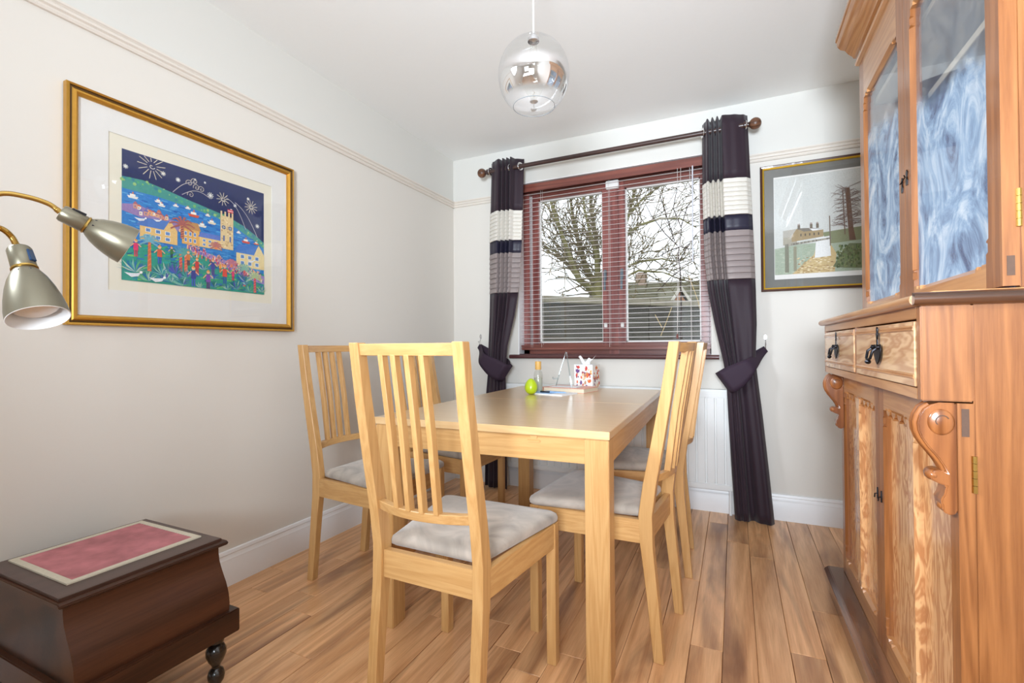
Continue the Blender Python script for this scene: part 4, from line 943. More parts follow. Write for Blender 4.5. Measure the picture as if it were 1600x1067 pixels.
# ------------------------------------------------------------------ pitch-pine dresser
DY0, DY1 = 1.165, 2.240
dr = thing('dresser', 'tall pitch-pine dresser with glazed doors above carved cupboard', 'dresser', (0.6, (DY0 + DY1) / 2, 0))
XB = 0.842
def part(name, boxes, mat, parent=dr, bevel=0.002):
    b = MB()
    for q in boxes: b.box(*q)
    return b.build(name, M[mat], parent, bevel=bevel)
XD, XC = 0.378, 0.402                    # lower door face, carcass front
for y0, y1 in ((DY0, DY0 + 0.022), (DY1 - 0.022, DY1)): part('side_panel', [(XC, XB, y0, y1, 0.0, 1.062)], 'pine')
part('cupboard_back', [(XB - 0.012, XB, DY0 + 0.022, DY1 - 0.022, 0.02, 1.062)], 'pine')
part('cupboard_floor', [(XC, XB - 0.012, DY0 + 0.022, DY1 - 0.022, 0.09, 0.11)], 'pine_y')
# plinth with overhanging bevelled cap
b = MB(); b.box(0.331, XC, DY0 - 0.004, DY1 + 0.008, 0.0, 0.084); pl = b.build('plinth', M['pine_dark'], dr, bevel=0.002)
b = MB(); b.prism([(0.316, 0.084), (0.316, 0.092), (0.330, 0.104), (XC, 0.104), (XC, 0.084)], 'y', DY0 - 0.004, DY1 + 0.024); b.build('plinth_cap', M['pine_dark'], dr, bevel=0.002)
# drawer frieze box that overhangs the doors
XF = 0.325; Z0, Z1 = 0.879, 1.062
part('frieze_end', [(XF, XC, DY0, DY0 + 0.022, Z0, Z1)], 'pine'); part('frieze_end', [(XF, XC, DY1 - 0.022, DY1, Z0, Z1)], 'pine')
part('frieze_rail', [(XF, XF + 0.02, DY0 + 0.022, DY1 - 0.022, 1.038, Z1)], 'pine_y', bevel=0.001); part('frieze_rail', [(XF, XC, DY0 + 0.022, DY1 - 0.022, Z0, 0.901)], 'pine_y', bevel=0.001)
YM = 1.704
part('frieze_divider', [(XF, XC, YM - 0.010, YM + 0.010, 0.901, 1.038)], 'pine', bevel=0.001)
part('frieze_back', [(0.44, 0.45, DY0 + 0.022, DY1 - 0.022, 0.88, Z1)], 'pine_dark')
def iron_handle(y, parent):
    x = XF - 0.0055
    b = MB(); b.prism([(y - .004, 1.000), (y + .004, 1.000), (y + .0075, 1.012), (y + .004, 1.018), (y + .0065, 1.026), (y, 1.031), (y - .0065, 1.026), (y - .004, 1.018), (y - .0075, 1.012)], 'x', x - 0.003, x)
    b.prism([(y - .004, 1.000), (y + .004, 1.000), (y + .005, .985), (y + .026, .988), (y + .030, .976), (y + .026, .958), (y + .014, .946), (y, .938), (y - .014, .946), (y - .026, .958), (y - .030, .976), (y - .026, .988), (y - .005, .985)], 'x', x - 0.003, x)
    h = b.build('drop_handle', M['iron'], parent, bevel=0.0008, seg=1)
    b = MB(); b.tube([(x - 0.004, y - .022, .981), (x - 0.016, y - .024, .972), (x - 0.020, y - .018, .954), (x - 0.021, y, .947), (x - 0.020, y + .018, .954), (x - 0.016, y + .024, .972), (x - 0.004, y + .022, .981)], .0032, 8)
    b.lathe([(0.0008, -.008), (.006, -.004), (.006, .004), (.0008, .008)], (x - .021, y, .945), (0, 1, 0), 10)
    b.lathe([(0.0008, 0), (.006, 0.001), (.006, .006), (.0008, .008)], (x - .003, y - .022, .981), (-1, 0, 0), 10); b.lathe([(0.0008, 0), (.006, 0.001), (.006, .006), (.0008, .008)], (x - .003, y + .022, .981), (-1, 0, 0), 10)
    b.build('bail', M['iron'], parent, smooth=True)
for y0, y1 in ((DY0 + 0.024, YM - 0.013), (YM + 0.013, DY1 - 0.024)):
    d = part('drawer', [(XF - 0.002, 0.435, y0 + 0.004, y1 - 0.002, 0.9035, 1.0335)], 'pine_drawer', bevel=0.0015)
    for z in (0.918, 1.014):
        b = MB(); b.prism([(XF - 0.002, z), (XF - 0.005, z + .002), (XF - 0.005, z + .005), (XF - 0.0035, z + .006), (XF - 0.005, z + .008), (XF - 0.002, z + .011)], 'y', y0 + 0.004, y1 - 0.002); b.build('bead', M['pine_y'], d)
    iron_handle((y0 + y1) / 2, d)
# top board with rounded nose, dark on the end
b = MB(); nose = [(XB, 1.062), (0.322, 1.062)] + [(0.318 - .011 * math.sin(t * PI / 6), 1.073 - .011 * math.cos(t * PI / 6)) for t in range(7)] + [(0.325, 1.0845), (0.345, 1.089), (XB, 1.089)]
b.prism(nose, 'y', DY0 - 0.004, DY1 + 0.018); b.build('top_board', M['pine_y'], dr, smooth=True, angle=0.6)
b = MB(); b.prism([(DY0 - 0.004, 1.062)] + [(DY0 - 0.008 - .012 * math.sin(t * PI / 6), 1.0745 - .0125 * math.cos(t * PI / 6)) for t in range(7)] + [(DY0 - 0.004, 1.087)], 'x', 0.312, XB); b.build('end_moulding', M['pine_dark_x'], dr, smooth=True, angle=0.6)

# stop-chamfered framing
def cham(t, ln, c):
    """chamfer depth along a member of length ln: stop, tongue, notch, long chamfer, notch, tongue, stop"""
    m = min(t, ln - t)
    if m < .018: return 0.0
    if m < .022: return .75 * c * smooth01((m - .018) / .004)
    if m < .040: return .75 * c * (1 - .15 * smooth01((m - .022) / .018))
    if m < .044: return .15 * c
    if m < .048: return .15 * c + .85 * c * smooth01((m - .044) / .004)
    return c
def ts_for(ln):
    base = [0, .0179, .022, .030, .0399, .0401, .044, .048]
    return base + [ln / 2] + [ln - t for t in reversed(base)]
def stile(name, y0, y1, z0, z1, xf, xb, sides, mat, parent, c=0.008, zi=None):
    """upright with chamfers on the inner front arrises; sides: '-', '+' or '-+'; chamfer only between zi"""
    za, zb = zi or (z0, z1); rings = []
    zz = sorted(set([z0, z1] + [za + t for t in ts_for(zb - za)]))
    for z in zz:
        ch = cham(z - za, zb - za, c) if za <= z <= zb else 0.0
        lo = ch if '-' in sides else 0.0; hi = ch if '+' in sides else 0.0
        rings.append([(xf + lo + .00001, y0, z), (xf, y0 + lo + .00001, z), (xf, y1 - hi - .00001, z), (xf + hi + .00001, y1, z), (xb, y1, z), (xb, y0, z)])
    b = MB(); b.loft(rings); return b.build(name, M[mat], parent)
def rail(name, z0, z1, y0, y1, xf, xb, side, mat, parent, c=0.009):
    rings = []
    for t in ts_for(y1 - y0):
        ch = cham(t, y1 - y0, c); y = y0 + t
        lo = ch if side == '-' else 0.0; hi = ch if side == '+' else 0.0
        rings.append([(xf + lo + .00001, y, z0), (xf, y, z0 + lo + .00001), (xf, y, z1 - hi - .00001), (xf + hi + .00001, y, z1), (xb, y, z1), (xb, y, z0)])
    b = MB(); b.loft(rings); return b.build(name, M[mat], parent)
def hinge(y, z, parent, x):
    b = MB()
    for i in range(5): b.tube([(x, y, z + i * 0.0138), (x, y, z + i * 0.0138 + 0.0130)], 0.0042, 8)
    b.build('hinge', M['brass'], parent, smooth=True)
# lower cupboard doors: two recessed panels each
ZD0, ZD1 = 0.107, 0.876; ZP0, ZP1 = 0.172, 0.803
for k, (y0, y1) in enumerate(((DY0, YM - 0.0012), (YM + 0.0012, DY1))):
    d = MB(); d.box(XD + 0.0195, XC - 0.001, y0 + 0.03, y1 - 0.03, ZD0 + .03, ZD1 - .03); d = d.build('cupboard_door', M['pine'], dr)
    sw = 0.046; mc = (y0 + y1) / 2; mw = 0.026
    stile('stile', y0, y0 + sw, ZD0, ZD1, XD, XC - 0.0005, '+', 'pine', d, zi=(ZP0, ZP1)); stile('stile', y1 - sw, y1, ZD0, ZD1, XD, XC - 0.0005, '-', 'pine', d, zi=(ZP0, ZP1))
    stile('muntin', mc - mw, mc + mw, ZP0, ZP1, XD, XD + 0.019, '-+', 'pine_front', d)
    for a, e in ((y0 + sw, mc - mw), (mc + mw, y1 - sw)):
        b = MB(); b.box(XD + 0.0165, XD + 0.0193, a - 0.004, e + 0.004, ZP0 - 0.004, ZP1 + 0.004); b.build('panel', M['pine_front'], d)
    # rails: chamfered over each panel
    for a, e in ((y0 + sw, mc), (mc, y1 - sw)):
        rail('bottom_rail', ZD0, ZP0, a, e, XD, XC - 0.0005, '+', 'pine_y', d); rail('top_rail', ZP1, ZD1, a, e, XD, XC - 0.0005, '-', 'pine_y', d)
        # cusped drops under the top rail
        for f in (0.2, 0.42, 0.64, 0.86):
            yc = a + (e - a) * f
            b = MB(); b.prism([(yc - .018, ZP1 + .001), (yc + .018, ZP1 + .001), (yc + .012, ZP1 - .010), (yc + .003, ZP1 - .013), (yc, ZP1 - .020), (yc - .003, ZP1 - .013), (yc - .012, ZP1 - .010)], 'x', XD + .003, XD + .016); b.build('cusp', M['pine_y'], d)
    yk = (YM - 0.020) if k == 0 else (YM + 0.020)
    b = MB(); b.prism([(yk - .0035, .535), (yk + .0035, .535), (yk + .0045, .548), (yk + .003, .562), (yk, .568), (yk - .003, .562), (yk - .0045, .548)], 'x', XD - .003, XD); b.tube([(XD - .002, yk, .550), (XD - .008, yk, .549), (XD - .009, yk, .538)], .0018, 7); b.build('keyhole_pull', M['iron'], d)
    if k == 0:
        b = MB(); b.box(XD + .006, XD + .017, y0 - .0006, y0 + .002, .814, .866); b.build('tenon', M['tenon'], d)
        hinge(y0 - .002, .711, d, XC - .001)
    else: hinge(y1 + .002, .711, d, XC - .001)
# carved scroll brackets under the drawer box
cpx = [(1497, 633), (1470, 633), (1456, 637), (1445, 644), (1438, 655), (1434.5, 667), (1436, 680), (1441, 691), (1449, 702), (1459, 713), (1468, 723), (1476, 734), (1481, 744), (1472, 741), (1461, 743), (1454, 748), (1453, 753), (1458, 759), (1468, 763), (1480, 766), (1478, 772), (1476, 780), (1472, 786), (1470, 792), (1473, 798), (1473, 806), (1480, 811), (1490, 812), (1497, 806)]
CX = lambda px: XD - (1497 - px) * 0.00093
CZ = lambda py: 0.876 - (py - 633) * 0.00119
for yc in (DY0 + 0.024, DY1 - 0.026):
    cb = MB(); cb.prism([(CX(x), CZ(y)) for x, y in cpx], 'y', yc - 0.021, yc + 0.021); cb = cb.build('scroll_bracket', M['pine_corbel'], dr, bevel=0.0022, seg=2, angle=0.9)
    cx, cz = CX(1472), CZ(664)
    for s in (-1, 1):
        b = MB(); b.lathe([(0.0005, 0.0035), (0.018, 0.0032), (0.0215, 0.001), (0.022, -0.002)], (cx, yc + s * 0.021, cz), (0, s, 0), 24); v = [(cx + (p[0] - cx) * 0.95, p[1], cz + (p[2] - cz) * 1.15) for p in b.v]; b.v = v; b.build('scroll_eye', M['pine_corbel'], cb, smooth=True, angle=0.9)
        pts = [(cx + .0155 * (1 - t * .05) * .8 * math.cos(.5 + t * .42), yc + s * .0242, cz + .0155 * (1 - t * .07) * math.sin(.5 + t * .42)) for t in range(9)]
        b = MB(); b.tube(pts, .0012, 5); b.build('scroll_groove', M['tenon'], cb)
    # raised ridges on the curved face
    for s in (-0.010, 0.010):
        pts = [(CX(x) - .0008, yc + s, CZ(y)) for x, y in cpx[2:13]]
        b = MB(); b.tube(pts, .005, 8); b.build('ridge', M['pine_corbel'], cb, smooth=True)
    # carved leaf tips
    for px_, py_, r in ((1462, 751, .012), (1480, 800, .010)):
        b = MB(); pf = [(max(.0005, r * math.sin(PI * i / 8)), -1.9 * r * math.cos(PI * i / 8)) for i in range(9)]; b.lathe(pf, (CX(px_), yc, CZ(py_)), (0.1, 1, 0), 12); b.build('leaf_tip', M['pine_corbel'], cb, smooth=True)

# upper glazed cabinet
XU, XUC = 0.445, 0.469; UY0, UY1 = 1.166, 2.214; UZ0, UZ1 = 1.089, 2.105
for y0, y1 in ((UY0, UY0 + 0.020), (UY1 - 0.020, UY1)): part('cabinet_side', [(XUC, XB, y0, y1, UZ0, UZ1)], 'pine')
part('cabinet_back', [(XB - 0.075, XB, UY0 + 0.020, UY1 - 0.020, UZ0, UZ1)], 'blue_back', bevel=0)
part('cabinet_floor', [(XUC, XB - 0.075, UY0 + 0.020, UY1 - 0.020, UZ0, UZ0 + 0.012)], 'blue_back', bevel=0)
part('cabinet_top', [(XUC, XB, UY0 + 0.020, UY1 - 0.020, UZ1 - 0.02, UZ1)], 'pine_y')
M['shelf'] = plain('cream_shelf', rgb(214, 200, 176), 0.5, noise=0.05)
for z in (1.386, 1.655, 1.885): part('shelf', [(0.485, XB - 0.076, UY0 + 0.021, UY1 - 0.021, z, z + 0.018)], 'shelf', bevel=0.001)
UM = 1.700; GZ0, GZ1 = 1.143, 1.905
for k, (y0, y1) in enumerate(((UY0, UM - 0.001), (UM + 0.001, UY1))):
    d = MB(); sw = 0.062
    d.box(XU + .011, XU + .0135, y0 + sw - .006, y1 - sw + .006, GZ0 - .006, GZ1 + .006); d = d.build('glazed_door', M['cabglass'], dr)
    stile('stile', y0, y0 + sw, UZ0 + .004, 2.06, XU, XUC - .0005, '+', 'pine', d, .011, (GZ0, GZ1)); stile('stile', y1 - sw, y1, UZ0 + .004, 2.06, XU, XUC - .0005, '-', 'pine', d, .011, (GZ0, GZ1))
    rail('bottom_rail', UZ0 + .004, GZ0, y0 + sw, y1 - sw, XU, XUC - .0005, '+', 'pine_y', d, .011); rail('top_rail', GZ1, 2.06, y0 + sw, y1 - sw, XU, XUC - .0005, '-', 'pine_y', d, .011)
    if k == 0:
        b = MB(); b.box(XU + .006, XU + .017, y0 - .0006, y0 + .002, 1.112, 1.148); b.build('tenon', M['tenon'], d)
        hinge(y0 - .002, 1.200, d, XUC - .001); hinge(y0 - .002, 1.90, d, XUC - .001)
        b = MB(); b.tube([(XU - .004, UM + .03, 1.452), (XU - .005, UM - .02, 1.458), (XU - .009, UM - .025, 1.462)], .0016, 6); b.prism([(UM - .026, 1.435), (UM - .016, 1.435), (UM - .013, 1.447), (UM - .018, 1.458), (UM - .014, 1.470), (UM - .021, 1.478), (UM - .028, 1.470), (UM - .024, 1.458), (UM - .029, 1.447)], 'x', XU - .0025, XU); b.build('hook_latch', M['iron'], d)
    else:
        b = MB(); b.prism([(UM + .016, 1.425), (UM + .026, 1.425), (UM + .029, 1.437), (UM + .024, 1.448), (UM + .028, 1.460), (UM + .021, 1.468), (UM + .014, 1.460), (UM + .018, 1.448), (UM + .013, 1.437)], 'x', XU - .0025, XU); b.build('latch_plate', M['iron'], d)
part('frieze_board', [(XU + .003, XUC, UY0, UY1, 2.060, 2.20)], 'pine_y')
b = MB(); b.prism([(XU + .003, 2.062), (XU - .010, 2.066), (XU - .012, 2.074), (XU - .004, 2.082), (XU + .003, 2.088)], 'y', UY0 - .012, UY1 + .012); b.build('bead_moulding', M['pine_y'], dr, smooth=True, angle=0.5)
corn = [(XU + .003, 2.118), (XU - .006, 2.120), (XU - .010, 2.128), (XU - .024, 2.142), (XU - .034, 2.158), (XU - .050, 2.166), (XU - .060, 2.180), (XU - .062, 2.196), (XU - .066, 2.200), (XU - .066, 2.214), (XU + .02, 2.214)]
b = MB(); b.prism(corn, 'y', UY0 - .060, UY1 + .060); b.prism([(XU + .02, 2.12), (XB, 2.12), (XB, 2.214), (XU + .02, 2.214)], 'y', UY0 - .03, UY1 + .03); b.build('cornice', M['pine_y'], dr, smooth=True, angle=0.5)

# drinking glasses on the cabinet shelves
M['glassware'] = clear_glass('cut_glassware', (0.93, 0.96, 0.97, 1), 0.02, 0.10)
def wineglass(name, label, x, y, z, s=1.0):
    g = thing(name, label, 'glass', (x, y, z + 0.0005), group='glassware in the dresser')
    b = MB(); b.lathe([(0.0005, 0.001), (0.030 * s, 0.001), (0.030 * s, 0.003), (0.006 * s, 0.007 * s), (0.004 * s, 0.012 * s), (0.004 * s, 0.060 * s)], (0, 0, 0), n=18); b.build('stem', M['glassware'], g, smooth=True, world=False)
    b = MB(); b.lathe([(0.004 * s, 0.060 * s), (0.018 * s, 0.070 * s), (0.030 * s, 0.088 * s), (0.034 * s, 0.108 * s), (0.031 * s, 0.140 * s), (0.0295 * s, 0.140 * s), (0.0325 * s, 0.108 * s), (0.0285 * s, 0.089 * s), (0.017 * s, 0.0725 * s), (0.0005, 0.064 * s)], (0, 0, 0), n=18); b.build('bowl', M['glassware'], g, smooth=True, world=False)
def tumbler(name, label, x, y, z, r=.034, h=.085):
    g = thing(name, label, 'glass', (x, y, z + 0.0005), group='glassware in the dresser')
    b = MB(); b.lathe([(0.0005, 0.0), (r * .86, 0.0), (r, h), (r - .002, h), (r * .84, .008), (0.0005, .008)], (0, 0, 0), n=16); b.build('body', M['glassware'], g, smooth=True, world=False)
    b = MB()
    for i in range(12):
        a = 2 * PI * i / 12; b.tube([(r * .865 * math.cos(a), r * .865 * math.sin(a), .006), (r * .96 * math.cos(a), r * .96 * math.sin(a), h * .6)], .002, 4)
    b.build('cut_flutes', M['glassware'], g, smooth=True, world=False)
wl_ = [('wine_glass', 'stemmed glass on middle shelf at the near door edge', .55, 1.33, 1.4035, 1.0), ('wine_glass', 'stemmed glass on middle shelf beside the near goblet', .57, 1.42, 1.4035, .95),
       ('wine_glass', 'stemmed glass on middle shelf of the far door', .54, 2.02, 1.4035, .8), ('wine_glass', 'stemmed glass at far end of middle shelf', .55, 2.12, 1.4035, .75)]
for nm, lb, x, y, z, s in wl_: wineglass(nm, lb, x, y, z, s)
for nm, lb, x, y, z, r, h in [('tumbler', 'cut glass tumbler on dresser base behind near door', .56, 1.30, 1.101, .036, .10), ('tumbler', 'cut glass tumbler on dresser base behind far door', .53, 1.84, 1.101, .036, .09), ('tumbler', 'small cut tumbler on middle shelf near door seam', .56, 1.60, 1.4050, .026, .06)]: tumbler(nm, lb, x, y, z, r, h)
dc = thing('decanter', 'cut glass decanter with tall stopper behind near glazed door', 'decanter', (.565, 1.405, 1.1015), group='glassware in the dresser')
b = MB(); b.lathe([(.0005, 0), (.042, 0), (.046, .01), (.046, .09), (.040, .11), (.016, .135), (.013, .165), (.018, .17), (.016, .172)], n=20); b.build('body', M['glassware'], dc, smooth=True, world=False)
b = MB(); b.lathe([(.0005, .160), (.010, .168), (.012, .176), (.022, .190), (.018, .210), (.008, .228), (.0005, .235)], n=14); b.build('stopper', M['glassware'], dc, world=False)
b = MB()
for i in range(16):
    a = 2 * PI * i / 16
    b.tube([(.046 * math.cos(a), .046 * math.sin(a), .012), (.047 * math.cos(a + .35), .047 * math.sin(a + .35), .088)], .0022, 4); b.tube([(.046 * math.cos(a), .046 * math.sin(a), .012), (.047 * math.cos(a - .35), .047 * math.sin(a - .35), .088)], .0022, 4)
b.build('cut_pattern', M['glassware'], dc, smooth=True, world=False)

# ------------------------------------------------------------------ step box (old bed step) by the left wall
BXB, BXF, BY0, BY1, BZT = -1.800, -1.398, 0.545, 0.935, 0.415
sb = thing('step_box', 'dark mahogany bow-fronted step box with pink carpet inset top', 'step box', ((BXB + BXF) / 2, (BY0 + BY1) / 2, 0))
def bow(z):   # front X of the bombé face
    return interp([(0.215, -1.362), (0.235, -1.360), (0.265, -1.364), (0.295, -1.376), (0.325, -1.394), (0.350, -1.406), (0.375, -1.411), (0.396, -1.411)], z)
zs = [0.215 + (0.396 - 0.215) * i / 16 for i in range(17)]
b = MB(); b.prism([(BXB + 0.012, 0.215)] + [(bow(z), z) for z in zs] + [(BXB + 0.012, 0.396)], 'y', BY0 + 0.012, BY1 - 0.012); b.build('body', M['mahogany'], sb, smooth=True, angle=0.5)
b = MB(); b.prism([(BXB, 0.396), (BXF + 0.004, 0.396), (BXF + 0.010, 0.400), (BXF + 0.010, 0.405), (BXF + 0.002, 0.409), (BXB, 0.409)], 'y', BY0 - 0.004, BY1 + 0.004); b.build('lid_moulding', M['mahogany'], sb, bevel=0.002)
b = MB(); b.box(BXB, BXF - 0.008, BY0 + 0.003, BY1 - 0.006, 0.409, 0.4165); b.build('lid', M['mahogany_lid'], sb, bevel=0.001)
b = MB(); b.box(BXB, -1.345, BY0 - 0.002, BY1 + 0.010, 0.148, 0.215); b.build('plinth', M['mahogany'], sb, bevel=0.003)
for x, y in ((-1.395, 0.905), (-1.395, 0.58), (-1.765, 0.905), (-1.765, 0.58)):
    b = MB(); b.lathe([(.0005, 0), (.014, 0.001), (.021, .012), (.023, .026), (.019, .040), (.011, .047), (.012, .056), (.020, .068), (.027, .086), (.027, .100), (.020, .114), (.014, .119), (.021, .123), (.021, .132), (.016, .136), (.018, .148), (.0005, .148)], (x, y, 0.0005), n=20); b.build('turned_foot', M['ebony'], sb, smooth=True)
cx0, cx1, cy0, cy1 = -1.782, -1.470, 0.588, 0.908
b = MB(); b.box(cx0 + .012, cx1 - .012, cy0 + .012, cy1 - .012, 0.4160, 0.4190); b.build('carpet_inset', M['carpet'], sb, bevel=0.001)
b = MB()
for q in ((cx0, cx1, cy0, cy0 + .016), (cx0, cx1, cy1 - .016, cy1), (cx0, cx0 + .016, cy0 + .016, cy1 - .016), (cx1 - .016, cx1, cy0 + .016, cy1 - .016)): b.box(q[0], q[1], q[2], q[3], 0.4162, 0.4204)
b.build('braid_edging', M['braid'], sb)

# ------------------------------------------------------------------ two-headed gooseneck floor lamp
LX, LY = -1.310, 0.350
lp = thing('floor_lamp', 'olive pewter floor lamp with two brass gooseneck heads', 'lamp', (LX, LY, 0))
b = MB(); b.lathe([(.0005, 0.0), (.115, 0.0), (.118, .008), (.112, .018), (.03, .028), (.014, .04)], (LX, LY, .0005), n=36); b.build('base', M['lamp'], lp, smooth=True)
b = MB(); b.tube([(LX, LY, .03), (LX, LY, 1.16)], .009, 14); b.build('pole', M['lamp'], lp, smooth=True)
b = MB(); b.lathe([(.010, 0), (.016, .006), (.016, .045), (.009, .055)], (LX, LY, 1.13), n=20); b.build('junction', M['brass'], lp, smooth=True)
def catmull(P, n=12):
    P = [Vector(p) for p in P]; P = [2 * P[0] - P[1]] + P + [2 * P[-1] - P[-2]]; out = []
    for i in range(1, len(P) - 2):
        for k in range(n):
            t = k / n; a, b_, c, d = P[i - 1:i + 3]
            out.append(0.5 * ((2 * b_) + (c - a) * t + (2 * a - 5 * b_ + 4 * c - d) * t * t + (3 * b_ - a - 3 * c + d) * t ** 3))
    out.append(P[-2]); return out
def gooseneck(pts):
    path = catmull(pts, 26); rr = [0.0046 + 0.0007 * (i % 2) for i in range(len(path))]
    for i in range(min(10, len(rr))): rr[i] = 0.0058
    b = MB(); b.tube(path, rr, 9); return b.build('gooseneck_arm', M['brass'], lp, smooth=True, angle=1.4)
gooseneck([(-1.249, .487, 1.270), (-1.253, .470, 1.283), (-1.262, .439, 1.290), (-1.274, .407, 1.288), (-1.290, .375, 1.262), (-1.305, .356, 1.215), (LX, LY, 1.165)])
gooseneck([(-1.172, .398, 1.172), (-1.171, .389, 1.191), (-1.174, .377, 1.203), (-1.185, .362, 1.206), (-1.23, .350, 1.212), (-1.285, .347, 1.195), (LX, LY, 1.16)])
def lamp_head(base, tip, sw_dir, sw_mat):
    base, tip = Vector(base), Vector(tip); ax = (tip - base).normalized()
    b = MB(); b.lathe([(.006, 0), (.0155, .001), (.0175, .005), (.0175, .041), (.016, .043)], base, ax, 24); so = b.build('socket', M['lamp'], lp, smooth=True)
    sd = Vector(sw_dir); sd = (sd - ax * sd.dot(ax)).normalized(); tv = ax.cross(sd)
    c0 = base + ax * .024 + sd * .0165
    b = MB(); rings = []
    for t in (-.012, .012):
        o = c0 + ax * t; rings.append([o + tv * .005 - sd * .002, o - tv * .005 - sd * .002, o - tv * .005 + sd * (.003 if t < 0 else .0045), o + tv * .005 + sd * (.003 if t < 0 else .0045)])
    b.loft(rings); b.build('rocker_switch', M[sw_mat], so, bevel=0.0008)
    b = MB(); b.lathe([(.0165, .042), (.0188, .043), (.0188, .046), (.0165, .047)], base, ax, 24); b.build('brass_ring', M['brass'], lp, smooth=True)
    L_ = (tip - base).length; s0 = .047; k = (L_ - s0)
    prof = [(.0165, s0), (.0205, s0 + .06 * k), (.0275, s0 + .21 * k), (.0335, s0 + .40 * k), (.0385, s0 + .62 * k), (.0416, s0 + .82 * k), (.0428, s0 + k)]
    b = MB(); b.lathe(prof, base, ax, 36); sh = b.build('shade', M['lamp'], lp, smooth=True, angle=1.3)
    b = MB(); b.lathe([(.0428, s0 + k), (.0418, s0 + k + .0005), (.040, s0 + .88 * k), (.0365, s0 + .70 * k), (.031, s0 + .48 * k), (.024, s0 + .27 * k), (.0005, s0 + .15 * k)], base, ax, 36); b.build('white_lining', M['lamp_white'], sh, smooth=True, angle=1.3)
    b = MB(); b.lathe([(.010, s0 + .2 * k), (.022, s0 + .45 * k), (.0315, s0 + .74 * k), (.0315, s0 + .80 * k), (.024, s0 + .86 * k), (.0005, s0 + .88 * k)], base, ax, 28); b.build('reflector_bulb', M['lamp_white'], sh, smooth=True, angle=1.3)
    for a in (0.5, 1.2):
        d = (sd * math.cos(a) + tv * math.sin(a)); o = base + ax * (s0 + .14 * k) + d * .0208
        b = MB(); b.tube([o - ax * .005, o + ax * .006 + d * .003], .0016, 6); b.build('vent_slot', M['black_plastic'], sh, smooth=True)
lamp_head((-1.249, .487, 1.270), (-1.2145, .592, 1.2165), (.35, .1, .9), 'black_plastic')
lamp_head((-1.172, .399, 1.172), (-1.104, .402, 1.044), (.9, .45, .35), 'blue_switch')

# ------------------------------------------------------------------ pendant light
GX, GY, GZ, GR = -0.622, 1.520, 1.928, 0.1235
pd = thing('pendant_light', 'half-mirrored clear glass globe pendant on a white cord', 'pendant light', (GX, GY, GZ))
b = MB(); b.tube([(0, 0, .142), (0, 0, HC - GZ - .03)], .0028, 8); b.build('cord', M['white_plastic'], pd, smooth=True, world=False)
b = MB(); b.lathe([(.0005, HC - GZ - .036), (.03, HC - GZ - .034), (.045, HC - GZ - .012), (.046, HC - GZ - .0005)], n=28); b.build('ceiling_rose', M['white_plastic'], pd, smooth=True, world=False)
prof = []
for i in range(49):
    a = 0.10 + (PI - 0.62 - 0.10) * i / 48
    z = GR * math.cos(a); r = GR * math.sin(a); z *= 1.06 if z > 0 else 1.08
    prof.append((r, z))
prof = [(.006, .148), (.0065, .140), (.009, .134)] + prof
b = MB(); b.lathe(prof, n=56); gl = b.build('glass_globe', M['globe'], pd, smooth=True, angle=2, world=False)
rimr, rimz = prof[-1]
b = MB(); b.tube([(rimr * math.cos(2 * PI * i / 48), rimr * math.sin(2 * PI * i / 48), rimz) for i in range(49)], .0011, 6, caps=False); b.build('globe_rim', plain('glass_rim', rgb(150, 156, 160), 0.15, 0.3), gl, smooth=True, world=False)
b = MB(); b.lathe([(.004, .146), (.011, .142), (.013, .130), (.020, .128), (.020, .118), (.0005, .116)], n=20); b.build('lamp_holder', M['chrome'], pd, smooth=True, world=False)
b = MB(); b.lathe([(.0005, .118), (.013, .116), (.013, .085), (.015, .078), (.026, .060), (.032, .040), (.030, .022), (.018, .008), (.0005, .003)], n=24); b.build('bulb', clear_glass('bulb_glass', (.97, .97, .95, 1), 0.0, 0.04), pd, smooth=True, world=False)
b = MB(); b.tube([(.004 * math.cos(i * 1.2), .004 * math.sin(i * 1.2), .03 + .0035 * i) for i in range(16)], .0007, 4); b.build('filament', M['brass'], pd, world=False)

# ------------------------------------------------------------------ things on the table
TT = 0.7406
# egg timer
b = MB(); ex, ey = -0.952, 2.262
pf = []
for i in range(25):
    a = PI * i / 24; zz = -math.cos(a); r = math.sin(a) * (1 - 0.16 * zz)
    pf.append((max(.0005, r * .0330), .041 + zz * .041))
b.lathe(pf, (ex, ey, TT - 0.0006), n=28)
egg = tag(b.build('egg', M['lime'], smooth=True, angle=2), 'lime green egg standing at the corner of notepad', 'egg')
# bottle with wooden cap
bt = thing('bottle', 'small clear bottle with pale wooden cap behind the green egg', 'bottle', (-0.962, 2.385, TT - 0.0006))
b = MB(); b.lathe([(.0005, 0), (.0205, 0), (.0240, .003), (.0240, .092), (.021, .108), (.014, .117), (.0125, .124), (.0005, .124)], n=24); b.build('body', M['bottle'], bt, smooth=True, world=False)
b = MB(); b.lathe([(.0005, .002), (.0195, .002), (.0215, .005), (.0215, .078), (.0005, .078)], n=20); b.build('liquid', M['liquid'], bt, smooth=True, world=False)
b = MB(); b.lathe([(.0005, .122), (.0160, .122), (.0166, .124), (.0166, .164), (.016, .166), (.0005, .166)], n=22); b.build('cap', M['capwood'], bt, smooth=True, angle=0.8, world=False)
